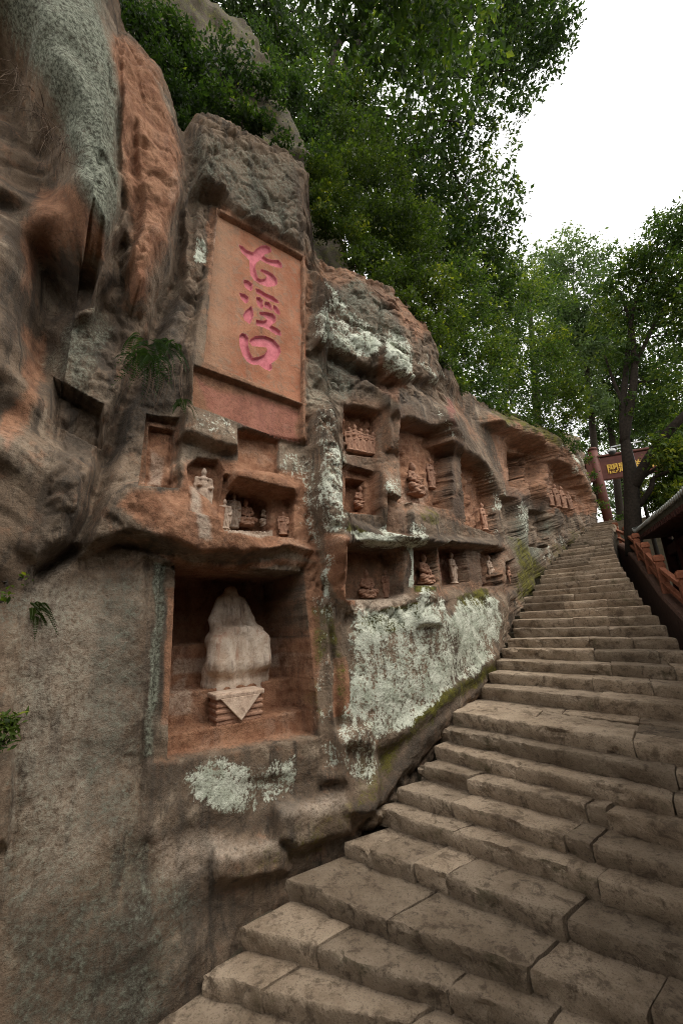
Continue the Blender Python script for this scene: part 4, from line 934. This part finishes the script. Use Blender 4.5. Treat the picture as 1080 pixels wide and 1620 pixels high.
# dome camera on a bracket, in front of the beam
dc = at(967, 715, 20.6)
dome = empty('dome_camera', dc); tag(dome, 'white dome security camera on a bracket in front of the gate beam', 'camera')
m = MB(); m.tube([dc+np.array([0, 0, h_]) for h_ in (-.15, -.14, -.10, -.05, 0)], [0.018, 0.072, 0.114, 0.138, 0.144], 20); local(m.build('dome', M_METAL, dome, True))
m = MB(); m.tube([dc+np.array([0, 0, h_]) for h_ in (0, .02, .10, .14, .16)], [0.156, 0.162, 0.15, 0.072, 0.012], 20); local(m.build('housing', M_WHITE, dome, True))
m = MB(); m.tube([dc+np.array([0, 0, .13]), dc+np.array([.02, 0, .24]), dc+gdir*.5+np.array([0, 0, .26]), dc+gdir*1.15+np.array([0, 0, .26])], .03, 10); local(m.build('bracket', M_WHITE, dome, True))
# lamp post behind the tree
l0 = at(1024, 818, 18.2); l1 = at(994, 688, 18.2); l1[:2] = l0[:2]
lamp = empty('lamp_post', l0); tag(lamp, 'thin dark lamp post beside the forked tree', 'lamp post')
m = MB(); m.tube([l0-np.array([0, 0, 2]), (l0+l1)/2, l1], [.075, .06, .05], 10); local(m.build('pole', M_METAL, lamp, True))
m = MB(); m.tube([l1, l1+np.array([0, 0, .12]), l1+np.array([0, 0, .4]), l1+np.array([0, 0, .46])], [.08, .16, .13, .03], 12); local(m.build('lantern', M_METAL, lamp, True))

# ------------------------------------------------------------------ pavilion on the open side
e0 = at(1004, 846, 16.6); e1 = at(1080, 786, 10.2); ez = (e0[2]+e1[2])/2
ed = e1-e0; ed[2] = 0; ed /= np.linalg.norm(ed); en_ = np.array([ed[1], -ed[0], 0]); en_ = en_ if en_[0] > 0 else -en_     # away from the stairs
zed = np.linspace(0, 1, 2)
LEN = 10.5
pav = empty('pavilion', e0+ed*LEN/2+en_*2.5-np.array([0, 0, e0[2]+2.2])); tag(pav, 'dark tiled pavilion below the stairs with pale tile ends along its eave', 'pavilion')
def ept(s_): return np.array([e0[0]+ed[0]*s_, e0[1]+ed[1]*s_, e0[2]+(e1[2]-e0[2])*min(s_/np.linalg.norm((e1-e0)[:2]), 1.)+.35*max(0, .9-s_)**2])
nst = 44; V = []
prof = [(0, 0), (.8, .10), (2.2, .42), (3.6, 1.0)]
for s_ in np.linspace(0, LEN, nst):
    p = ept(s_)
    for d_, h_ in prof: V.append(p+en_*d_+np.array([0, 0, h_]))
    for d_, h_ in prof[::-1]: V.append(p+en_*d_+np.array([0, 0, h_-.12]))
m = MB(); npf = len(prof)*2
m.add(V, [(i*npf+j, i*npf+(j+1) % npf, (i+1)*npf+(j+1) % npf, (i+1)*npf+j) for i in range(nst-1) for j in range(npf)]+[tuple(range(npf))]); roof = local(m.build('roof', M_TILE, pav))
nrib = 58
for i in range(nrib):
    p = ept(.12+i*LEN/nrib)
    m = MB(); m.tube([p+en_*(d_-.06)+np.array([0, 0, h_+.03]) for d_, h_ in prof], .075, 8); rb = m.build('tile_row', M_TILE, roof, True)
    m = MB(); c = p-en_*.07+np.array([0, 0, .03]); m.tube([c, c-en_*.03], [.062, .06], 10); m.build('tile_end', M_TILEEND, roof, True)
m = MB()
for s_ in np.linspace(.3, LEN, 46):
    p = ept(s_)+np.array([0, 0, -.20]); m.box(p+en_*.6, .09, 1.3, .12, [ed, en_, np.array([0, 0, 1])])
m2 = MB(); 
for i in range(len(m.v)//8):
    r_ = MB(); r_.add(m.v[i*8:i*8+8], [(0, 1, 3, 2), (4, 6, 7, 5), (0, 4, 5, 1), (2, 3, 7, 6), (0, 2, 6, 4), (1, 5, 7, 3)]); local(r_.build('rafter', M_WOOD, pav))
AXP = [ed, en_, np.array([0, 0, 1])]
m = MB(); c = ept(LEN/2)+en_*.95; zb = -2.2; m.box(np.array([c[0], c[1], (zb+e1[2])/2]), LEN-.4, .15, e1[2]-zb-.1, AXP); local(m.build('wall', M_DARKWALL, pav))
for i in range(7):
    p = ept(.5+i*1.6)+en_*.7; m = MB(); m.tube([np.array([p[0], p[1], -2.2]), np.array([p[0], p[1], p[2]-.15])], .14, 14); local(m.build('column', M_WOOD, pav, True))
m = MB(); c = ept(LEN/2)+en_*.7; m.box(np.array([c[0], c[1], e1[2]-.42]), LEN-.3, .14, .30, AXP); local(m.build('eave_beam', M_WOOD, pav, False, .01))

# ------------------------------------------------------------------ trees and shrubs
def leaves(centers, spread, per, size, rs, tone0, droop=.3):
    """leaf blades around twig centres: folded four-point blades"""
    n = len(centers)*per
    c = np.repeat(centers, per, 0)+rs.normal(0, 1, (n, 3))*np.array([spread, spread, spread*.75])
    tn = np.repeat(tone0, per)+rs.normal(0, .20, n)
    d = rs.normal(0, 1, (n, 3)); d[:, 2] -= droop; d /= np.linalg.norm(d, axis=1)[:, None]
    nn = rs.normal(0, .6, (n, 3))+np.array([0, 0, 1.]); s_ = np.cross(d, nn); s_ /= np.linalg.norm(s_, axis=1)[:, None]+1e-6
    nrm = np.cross(s_, d)
    l = (size*np.clip(rs.lognormal(-.08, .38, n), .4, 1.9))[:, None]
    V = np.stack([c, c+d*l*.45+s_*l*.24+nrm*l*.07, c+d*l-nrm*l*.05, c+d*l*.45-s_*l*.24+nrm*l*.07], 1)
    F = np.arange(n*4).reshape(n, 4)
    return V.reshape(-1, 3), F, np.repeat(np.clip(tn, 0, 1), 4)
def make_plant(name, label, cat, clumps, size, mat, stems=(), group=None, seed=1, per=14, k=.055, tone=.4, spread=.8, base=None):
    """clumps: (u, v, radius px, distance, density); stems: polylines of (u, v, distance, radius)"""
    rs = np.random.default_rng(seed); Vs, Fs, Ts, b = [], [], [], 0
    cents = []
    for cl in clumps:
        if isinstance(cl[0], tuple): c = np.array(cl[0], float); rm = cl[1]; tw = cl[2]; cents.append((c, rm))
        else:
            u, v, r, d = cl[:4]; den = cl[4] if len(cl) > 4 else 1.
            c = at(u, v, d); dep = (c-np.array([0, 0, EYE]))@CF; rm = r*dep/FPX; cents.append((c, rm)); tw = max(6, int(k*r*r*den*14/per))
        q = rs.normal(0, 1, (tw, 3)); q /= np.linalg.norm(q, axis=1)[:, None]
        q *= (rs.uniform(.0, 1, tw)**.45)[:, None]*rm*np.array([1, 1, .85]); lump = fbm(c+q, 1.4/max(rm, .3), 3)
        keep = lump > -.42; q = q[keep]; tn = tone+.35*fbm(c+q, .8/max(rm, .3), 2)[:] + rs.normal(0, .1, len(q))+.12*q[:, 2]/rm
        v_, f_, t_ = leaves(c+q, size*spread, per, size, rs, tn); Vs.append(v_); Fs.append(f_+b); Ts.append(t_); b += len(v_)
    p0 = base if base is not None else ((at(*stems[0][0][:3]) if stems[0][0][2] is not None else np.array(stems[0][0][0])) if stems else cents[0][0]-np.array([0, 0, cents[0][1]]))
    root = empty(name, p0); tag(root, label, cat, group)
    local(mesh_obj('crown', np.vstack(Vs), np.vstack(Fs), mat, root, False, dict(tone=np.concatenate(Ts))))
    m = MB(); pts_all = []
    for st in stems:
        P_ = np.array([at(*q[:3]) if q[2] is not None else np.array(q[0]) for q in st]); R0 = np.array([r for *_, r in st])
        t = np.linspace(0, 1, len(P_)); tf = np.linspace(0, 1, len(P_)*5)
        Pf = np.stack([np.interp(tf, t, P_[:, i]) for i in range(3)], -1); 
        for _ in range(4): Pf[1:-1] = .25*Pf[:-2]+.5*Pf[1:-1]+.25*Pf[2:]
        Pf += fbm(Pf, 1.1, 2)[:, None]*np.array([.05, .05, 0]); Rf = np.interp(tf, t, R0)
        m.tube(Pf, Rf, 10); pts_all += list(zip(Pf, Rf))
    if not stems:
        pts_all = [(c-np.array([0, 0, rm*.9]), .03) for c, rm in cents]
    for c, rm in [ce for ce, cl in zip(cents, clumps) if not (isinstance(cl[0], tuple) and cl[0][2] > 13)]:
        dist = [np.linalg.norm(c-p)*(1 if p[2] < c[2]+.3 else 1.6) for p, r in pts_all]; i = int(np.argmin(dist)); p, r = pts_all[i]
        rr = min(max(r*.5, .010), .045); ln_ = np.linalg.norm(c-p); wob = rs.normal(0, .06, (2, 3))*ln_
        mainb = np.array([p, p+(c-p)*.33+wob[0], p+(c-p)*.66+wob[1], c]); mb_ = catmull(mainb, 4); m.tube(mb_, np.linspace(rr, rr*.3, len(mb_)), 5)
        for q in range(3):
            b0 = mainb[2]+(mainb[3]-mainb[2])*rs.uniform(-.3, .7); e = c+rs.normal(0, .5, 3)*rm
            m.tube([b0, (b0+e)/2+rs.normal(0, .10, 3)*rm, e], [rr*.45, rr*.3, rr*.12], 4)
    st_ = local(m.build('trunk' if stems else 'stems', M_BARK, root, True))
    if not stems: st_['kind'] = 'stuff'
    return root
make_plant('overhanging_tree', 'tall dark leafy tree leaning out over the cliff from above', 'tree',
    [(400, 40, 60, 9), (450, 90, 60, 9.5), (480, 20, 70, 9.5), (540, 60, 65, 10), (560, 150, 55, 10), (500, 165, 55, 9), (445, 160, 45, 8.6), (620, 40, 75, 11), (690, 45, 75, 11.5), (760, 40, 85, 12), (830, 30, 65, 12), (872, 55, 42, 12), (845, 100, 45, 12, .7), (640, 150, 50, 11, .5), (800, 105, 55, 12, .7), (700, 125, 55, 11.5, .5), (760, 130, 50, 12, .6), (740, 190, 48, 12, .5), (790, 195, 45, 12, .4), (600, 210, 50, 10.5, .8), (825, 150, 30, 12, .35), (700, 200, 45, 12, .5),
     (600, -80, 120, 11, .8), (760, -90, 130, 12, .8), (450, -80, 120, 9.5, .8), (330, -60, 100, 8, .8), (880, -60, 70, 12, .8), (560, -260, 160, 11, .6), ((.7, 3.6, 14.0), 2.0, 420), ((-1.8, 2.2, 14.0), 2.1, 420), ((-4.2, .6, 13.6), 2.0, 380), ((2.2, 5.4, 14.2), 1.8, 300)],  # clumps in world coordinates are unseen, added to shade the upper cliff
    .14, M_LEAF_D, [[(515, 260, 10.0, .26), (520, 190, 10.0, .22), (545, 120, 10.2, .18), (578, 30, 10.5, .15), (590, -90, 10.8, .10)], [(508, 180, 9.9, .14), (535, 70, 9.9, .12), (585, -10, 10.2, .08)], [(625, 18, 11, .05), (680, 42, 11.3, .04), (720, 60, 11.6, .02)], [(560, 115, 10.3, .06), (640, 40, 11, .04), (690, 85, 11.4, .02)], [(455, 190, 9.2, .12), (440, 80, 9.3, .10), (430, -40, 9.4, .07)], [(572, 60, 10.4, .09), (640, 20, 11, .07), (740, 30, 11.7, .05), (850, 45, 12, .02)], [(560, 90, 10.3, .07), (650, 110, 11, .05), (740, 125, 11.8, .03), (810, 110, 12, .015)], [(535, 160, 10.1, .06), (620, 185, 10.8, .045), (700, 190, 11.6, .03), (780, 200, 12, .012)]], seed=11, k=.062, tone=.36)
make_plant('edge_tree', 'dense green tree growing on the cliff edge with branches reaching right', 'tree',
    [(650, 250, 50, 12), (720, 265, 52, 13, .8), (780, 270, 42, 13, .6), (690, 325, 55, 13), (760, 345, 50, 13, .9), (805, 335, 32, 13, .6), (640, 320, 50, 12), (730, 410, 48, 13), (800, 395, 34, 14, .7), (780, 430, 38, 14, .9), (700, 240, 40, 13, .7), (815, 300, 22, 13, .4), (680, 380, 45, 12.5)],
    .135, M_LEAF_D, [[(640, 400, 12.5, .15), (622, 300, 12.5, .12), (630, 235, 12.5, .1), (700, 236, 12.8, .06), (745, 330, 13, .035)], [(560, 200, 12.2, .06), (620, 238, 12.4, .09)], [(640, 380, 12.5, .1), (720, 380, 13, .05)]], seed=12, k=.075, tone=.45)
SH = 'shrubs along the cliff edge'
def shrub(label, cl, size, mat, seed, tone=.5, k=.085): make_plant('shrub', label, 'shrub', cl, size, mat, (), SH, seed, 12, k, tone)
shrub('bright green shrub hanging over the right corner of the inscribed panel', [(518, 290, 34, 6.6), (540, 330, 38, 6.5), (515, 350, 28, 6.2), (560, 372, 28, 6.5), (500, 315, 22, 6.2), (572, 402, 18, 6.5), (500, 270, 26, 6.6)], .07, M_LEAF_B, 21, .42, .15)
shrub('olive green shrub above the bright hanging shrub', [(600, 290, 52, 8), (590, 355, 44, 7.6), (575, 240, 46, 8), (630, 360, 40, 8), (550, 210, 40, 8.2), (545, 265, 36, 7.6), (590, 410, 28, 7.0)], .08, M_LEAF_B, 22, .20, .12)
shrub('leafy yellow-green shrub over the white lichen slab', [(655, 400, 48, 8.4), (685, 462, 42, 8.6), (640, 440, 36, 7.8), (705, 510, 36, 9.0), (670, 350, 40, 9), (610, 430, 26, 7.2), (690, 540, 28, 8.8)], .08, M_LEAF_B, 23, .42, .12)
shrub('dark shrub with pale tips above the far niches', [(735, 440, 42, 11), (755, 495, 44, 11), (728, 555, 36, 10.2), (775, 560, 42, 11.6), (718, 590, 26, 9.8), (765, 612, 32, 11), (720, 520, 34, 10.5)], .09, M_LEAF_D, 24, .55, .10)
shrub('broad green shrub crowning the far red cliff', [(805, 610, 44, 13.6), (845, 580, 48, 15), (850, 640, 40, 15.4), (790, 640, 26, 12.8), (820, 520, 46, 15), (830, 460, 44, 16), (810, 570, 40, 14.5), (840, 670, 24, 15.6)], .10, M_LEAF_D, 25, .62, .10)
shrub('bright rounded bush at the far end of the cliff top', [(898, 625, 34, 17.5), (882, 585, 38, 17.5), (908, 655, 24, 17.5), (865, 548, 40, 17), (890, 670, 22, 17), (870, 625, 36, 17)], .10, M_LEAF_B, 26, .46, .13)
shrub('low creeping shrub spilling over the edge of the lichen slab', [(600, 440, 22, 6.5), (640, 470, 22, 6.9), (672, 512, 22, 7.4), (560, 415, 18, 6.1), (700, 570, 20, 8.0), (725, 610, 18, 8.8), (655, 495, 16, 7.1)], .07, M_LEAF_B, 44, .34, .13)
shrub('low creeping shrub along the edge of the far red cliff', [(765, 635, 18, 10.6), (795, 650, 18, 12), (830, 662, 20, 14), (862, 676, 20, 15.4), (888, 690, 16, 16.4), (905, 706, 14, 17)], .09, M_LEAF_D, 45, .55, .13)
shrub('dark ferny shrub in the gap beside the red rock rib', [(232, 60, 42, 5.9), (258, 110, 34, 5.8), (275, 150, 26, 5.6), (215, 20, 46, 6), (275, 60, 40, 6.2), (285, 195, 18, 5.3)], .075, M_LEAF_D, 27, .2)
shrub('broad leaved shrub on the ledge above the inscribed panel', [(345, 165, 34, 6.0), (385, 185, 30, 6.1), (412, 200, 22, 6.2), (320, 130, 40, 6.3), (360, 110, 46, 6.6), (440, 225, 20, 6.3), (300, 165, 26, 5.8), (280, 90, 44, 6.4), (420, 150, 36, 7)], .09, M_LEAF_D, 28, .22, .085)
shrub('ivy-like shrub along the shaded upper rock edge', [(430, 130, 40, 8), (470, 215, 32, 8), (490, 260, 26, 7.6), (400, 80, 40, 8), (515, 245, 30, 8.2), (470, 160, 40, 8.2), (530, 220, 36, 8.6)], .085, M_LEAF_D, 29, .3)
shrub('low green bush between the cliff end and the gate post', [(938, 752, 8, 20.5), (944, 775, 8, 20.5), (950, 797, 8, 20.5), (930, 728, 9, 20.5), (918, 705, 10, 19.5), (975, 817, 7, 21), (990, 814, 8, 21)], .11, M_LEAF_D, 30, .6, .14)
BT = 'trees beyond the cliff'
make_plant('hillside_tree', 'dark tree behind the olive shrub on the slope', 'tree', [(560, 320, 56, 11), (600, 410, 46, 10), (640, 470, 44, 10.4), (520, 240, 56, 10.4), (620, 250, 56, 12), (660, 300, 46, 12), (560, 180, 50, 11), (480, 210, 40, 9.6)], .12, M_LEAF_D, [[(600, 480, 11, .12), (590, 380, 11, .1), (570, 260, 11, .06)]], BT, 41, 12, .085, .24)
make_plant('hillside_tree', 'dark tree in the middle of the slope under the edge tree', 'tree', [(690, 530, 44, 12.5), (735, 600, 36, 13), (700, 420, 56, 14), (760, 400, 46, 15), (740, 480, 50, 14), (650, 380, 46, 13), (790, 470, 40, 15), (720, 350, 46, 14.5)], .13, M_LEAF_D, [[(720, 640, 14, .14), (715, 520, 14, .12), (725, 420, 14, .06)]], BT, 42, 12, .085, .28)
make_plant('hillside_tree', 'dark green tree behind the broad far shrub', 'tree', [(800, 490, 50, 19), (850, 540, 48, 20), (815, 600, 44, 18), (775, 545, 44, 17), (860, 480, 44, 21), (880, 610, 40, 21), (830, 430, 36, 20, .7), (800, 440, 34, 19, .8)], .15, M_LEAF_D, [[(850, 690, 20, .2), (845, 580, 20, .16), (835, 470, 20, .08)]], BT, 43, 12, .085, .36)
make_plant('background_tree', 'tall feathery tree rising beyond the bright rounded bush', 'tree', [(850, 460, 48, 25), (890, 430, 50, 25), (935, 465, 50, 25), (880, 392, 36, 25, .5), (925, 398, 36, 25, .4), (860, 520, 55, 25), (920, 530, 60, 25), (900, 365, 18, 25, .25), (850, 410, 30, 25, .5), (960, 410, 30, 25, .5), (955, 510, 46, 25), (900, 500, 50, 24.5), (940, 560, 44, 24.5), (910, 600, 40, 24.5), (935, 640, 36, 24.5)], .17, M_LEAF_F, [[(945, 800, 25, .20), (938, 690, 25, .17), (925, 560, 25, .12), (905, 450, 25, .06)], [(928, 590, 25, .10), (950, 480, 25, .04)]], BT, 31, 12, .12, .5)
make_plant('background_tree', 'green tree filling the gap left of the forked trunk', 'tree', [(945, 590, 46, 28), (960, 640, 46, 28), (925, 560, 46, 28), (985, 600, 40, 28), (950, 680, 30, 28), (915, 690, 22, 28, .8), (990, 560, 40, 28), (1030, 600, 40, 28), (1060, 640, 44, 28), (1020, 660, 40, 28), (975, 640, 34, 28), (1075, 560, 44, 28), (1050, 500, 40, 28, .7), (1000, 500, 40, 28, .7)], .17, M_LEAF_D, [[(985, 870, 28, .24), (978, 790, 28, .2), (966, 680, 28, .16), (952, 600, 28, .08)]], BT, 32, 12, .12, .5)
make_plant('background_tree', 'hazy tree seen through the gateway opening', 'tree', [(975, 690, 40, 36), (1010, 700, 44, 36), (975, 780, 30, 36, .9), (1000, 745, 30, 36, .6), (940, 745, 26, 36, .7), (935, 785, 22, 36), (1050, 690, 40, 36), (965, 755, 18, 36, .5), (1045, 650, 44, 36), (960, 800, 20, 34), (985, 810, 18, 34), (1025, 780, 30, 34), (920, 720, 26, 36), (1010, 660, 40, 36)], .2, M_LEAF_F, [[(990, 830, 36, .3), (985, 740, 36, .22), (1000, 690, 36, .12)]], BT, 33, 12, .12, .45)
make_plant('background_tree', 'yellow-green tree above the pavilion roof', 'tree', [(1062, 765, 34, 17), (1088, 735, 36, 17), (1040, 790, 22, 17.5), (1075, 700, 30, 17.5, .7), (1100, 780, 40, 16), (1055, 735, 22, 17.5, .6), (1045, 810, 16, 17), (1065, 800, 22, 16.8), (1030, 770, 18, 18, .6), (1085, 680, 36, 18), (1048, 722, 20, 15.4, .9), (1068, 708, 20, 15.4), (1040, 700, 12, 15.4, .7)], .13, M_LEAF_B, [[(1095, 860, 17, .15), (1085, 780, 17, .1), (1075, 720, 17, .06)]], BT, 34, 12, .12, .5)
make_plant('forked_tree', 'forked tree with dark trunk in front of the gateway', 'tree',
    [(1000, 430, 40, 16.5, .8), (1045, 395, 52, 16.5), (1080, 440, 55, 16.5), (1015, 490, 46, 16.5, .7), (1065, 530, 50, 16.5, .55), (970, 500, 40, 16.5, .7), (985, 560, 38, 16.5, .6), (1075, 620, 44, 16.5, .5), (960, 455, 34, 16.5, .6), (1040, 600, 36, 16.5, .5), (1095, 355, 46, 16.5), (1030, 450, 42, 16.5, .7), (1045, 350, 26, 16.5, .6), (1000, 640, 26, 16.5, .4), (1120, 480, 60, 16.5), (1060, 680, 30, 16.5, .4), (1085, 700, 34, 16, .35)],
    .125, M_LEAF_D, [[(1003, 880, 16.5, .27), (1000, 820, 16.5, .25), (997, 750, 16.5, .21), (986, 690, 16.5, .14), (984, 630, 16.5, .11), (992, 560, 16.5, .08), (1000, 480, 16.5, .06), (1030, 430, 16.5, .03)], [(986, 700, 16.5, .15), (1000, 620, 16.4, .13), (1003, 580, 16.4, .11), (1000, 520, 16.5, .07), (980, 460, 16.5, .03)], [(1000, 770, 16.5, .2), (1020, 735, 16.3, .18), (1050, 690, 16.1, .15), (1090, 650, 15.9, .12), (1130, 600, 15.8, .08)], [(1008, 750, 16.5, .12), (1040, 715, 16.4, .12), (1075, 700, 16.3, .09), (1110, 690, 16.2, .06)],
    [(1010, 800, 16.5, .09), (1030, 772, 16.3, .085), (1032, 755, 16.3, .07), (1060, 745, 16.2, .05)], [(1010, 760, 16.5, .06), (1040, 738, 16.3, .05), (1090, 728, 16.2, .03)], [(985, 640, 16.5, .07), (968, 600, 16.5, .05), (955, 560, 16.5, .03)], [(1003, 580, 16.4, .08), (1040, 500, 16.5, .05), (1070, 450, 16.5, .03)]], None, 35, 12, .085, .55)

# ------------------------------------------------------------------ fern tuft and small plants on the rock
def frond(length, droop, rs):
    m = MB(); n = 22; t = np.linspace(0, 1, n); x = length*t*.75; z = .22*length*t-droop*length*t*t; V, F = [], []
    for i in range(2, n):
        l = length*.20*sin(pi*min(1, (t[i]*.9+.1)))**.8*(1-.25*t[i])
        for sgn in (-1, 1):
            b = len(V); V += [(x[i], 0, z[i]), (x[i]+.010, sgn*l*.5+.0, z[i]-.012+.02*l), (x[i]+.032*length, sgn*l, z[i]-.12*l), (x[i]+.016, sgn*l*.45, z[i]-.02*l)]; F.append((b, b+1, b+2, b+3))
    m.add(V, F); m.tube(np.c_[x, 0*x, z], np.linspace(.006, .001, n), 4); return m
def fern(u, v, D, n, length, label, seed, roots=True, mat=M_LEAF_D):
    rs = np.random.default_rng(seed); p, nn = surf(u, v, D); root = empty('fern', p); tag(root, label, 'fern')
    a0 = atan2(nn[1], nn[0]); protos = [frond(length*f, d, rs) for f, d in ((1, 1.25), (.8, 1.0), (1.1, 1.5))]; meshes = []
    for m in protos:
        o = m.build('frond', mat, root); me = o.data; at_ = me.attributes.new('tone', 'FLOAT', 'POINT'); at_.data.foreach_set('value', (rs.random()*.2+.12*np.ones(len(me.vertices))).astype(np.float32)); meshes.append(me); bpy.data.objects.remove(o)
    for i in range(n):
        o = bpy.data.objects.new('frond', meshes[i % 3]); COL.objects.link(o); o.parent = root
        o.rotation_euler = (rs.uniform(-.4, .4), rs.uniform(-.15, .35), a0+rs.uniform(-1.35, 1.35)); o.location = tuple(rs.normal(0, length*.13, 3)*np.array([1, 1, 1.2])); s_ = rs.uniform(.65, 1.1); o.scale = (s_, s_, s_)
    if roots:
        for i in range(16):
            m = MB()
            q = p+np.array([*nn, 0])*rs.uniform(.0, .15)+np.array([-nn[1], nn[0], 0])*rs.normal(0, .2)+np.array([0, 0, -.05]); L_ = rs.uniform(.3, .75)
            pts = [q+np.array([0.06*sin(4*f+i*1.7)*f, .06*cos(3*f+i*2.3)*f, -L_*f]) for f in np.linspace(0, 1, 7)]; m.tube(pts, np.linspace(.006, .002, 7), 5); local(m.build('root', M_ROOT, root, True))
fern(238, 562, .18, 34, .44, 'shaggy fern tuft with hanging roots in the crevice left of the panel', 51)
fern(264, 545, .16, 12, .32, 'smaller fern at the upper right of the shaggy tuft', 52, False)
fern(52, 962, .03, 9, .17, 'tiny fern rosette on the bare left wall', 53, False, M_LEAF_B)
fern(290, 640, .16, 8, .22, 'small yellowish fern above the tall empty niche', 54, False, M_LEAF_B)
make_plant('sprig', 'bright leafy sprig at the left edge of the wall', 'plant', [(12, 918, 10, 3.3, .3), (4, 945, 9, 3.3, .3), (32, 914, 4, 3.3, .5)], .038, M_LEAF_B, (), 'small wall plants', 61, 6, .12, .6)
make_plant('sprig', 'small green sprig low on the left edge of the wall', 'plant', [(12, 1145, 12, 3.2, .5), (6, 1170, 9, 3.2, .4)], .04, M_LEAF_B, (), 'small wall plants', 62, 6, .14, .4)
make_plant('sprig', 'little tuft growing from the rock left of the characters', 'plant', [(306, 483, 6, 4.75, .6)], .03, M_LEAF_B, (), 'small wall plants', 63, 6, .3, .5)

# unseen trees added to shade the risers, behind the viewpoint and beyond the pavilion
PTR = 'added shade trees out of view'
for i, (x, y, zc, r, lab) in enumerate(((5.6, -.8, 4.6, 2.3, 'added shade tree beside the near end of the pavilion'), (3.6, -4.2, 3.6, 2.7, 'added shade tree below the viewpoint on the right'), (.2, -4.6, 3.0, 2.7, 'added shade tree behind the viewpoint'), (-3.8, -4.0, 3.4, 2.5, 'added shade tree close to the cliff behind the viewpoint'), (9.2, 3.4, 4.4, 2.4, 'added shade tree behind the pavilion roof'))):
    make_plant('shade_tree', lab, 'tree', [((x, y, zc), r, 620), ((x+.9*sin(i*2.), y-.8, zc+1.6), r*.8, 420), ((x-.8, y+.4*cos(i), zc-1.6), r*.8, 420), ((x+.5, y-.6, zc+3.0), r*.65, 220)], .30, M_LEAF_D, [[((x, y, -2.2), 0, None, .22), ((x+.1, y, .8), 0, None, .18), ((x, y+.1, zc), 0, None, .1)]], PTR, 70+i, 12, .06, .4)

# dry grass strands hanging from the overhang
m = MB(); rs = np.random.default_rng(5)
for i in range(90):
    u, v = rs.uniform(20, 110), 0; v = 120+ (u-20)*1.35+rs.normal(0, 16)
    p, n = surf(u, v, .62); L_ = rs.uniform(.12, .38); dx = rs.normal(0, .12, 2)
    m.tube([p+np.array([dx[0]*f, dx[1]*f, .02-L_*f*f-.02*f]) for f in np.linspace(0, 1, 4)], [.004, .003, .002, .001], 3, False)
tag(m.build('dry_grass', M_ROOT, None, True), 'dry brown grass strands hanging from the grey rock overhang', 'grass', kind='stuff')

# unseen wall added to darken the open side of the near steps
bw = empty('shade_wall', (3.2, 3.1, -2.2)); tag(bw, 'unseen dark wall added to shade the near steps', 'wall')
WP = np.array([(6.14, 6.58, EYE+2.2), (3.24, 3.13, EYE+1.9), (1.80, 1.25, EYE+2.1), (1.75, -1.6, EYE+2.0)])
for i in range(3):
    a_, b_ = WP[i].copy(), WP[i+1].copy(); d_ = b_-a_; d2 = d_[:2]/np.hypot(*d_[:2]); nn_ = np.array([-d2[1], d2[0]]); nn_ = nn_ if nn_[0] > 0 else -nn_
    V = [(*(p[:2]+nn_*o_), z_) for p in (a_, b_) for o_, z_ in ((0, -2.4), (0, p[2]), (.24, p[2]), (.24, -2.4))]
    m = MB(); m.add(V, [(0, 1, 5, 4), (1, 2, 6, 5), (2, 3, 7, 6), (0, 3, 2, 1), (4, 5, 6, 7)]); seg_ = local(m.build('wall_panel', M_SHADEWALL, bw))
    V = [(*(p[:2]+nn_*o_), p[2]+z_) for p in (a_, b_) for o_, z_ in ((-.08, .0), (-.08, .05), (.12, .14), (.32, .05), (.32, .0))]
    m = MB(); m.add(V, [(j, j+1, j+6, j+5) for j in range(4)]+[(0, 5, 9, 4), (0, 4, 3, 2, 1), (5, 6, 7, 8, 9)]); local(m.build('coping', M_TILE, bw))
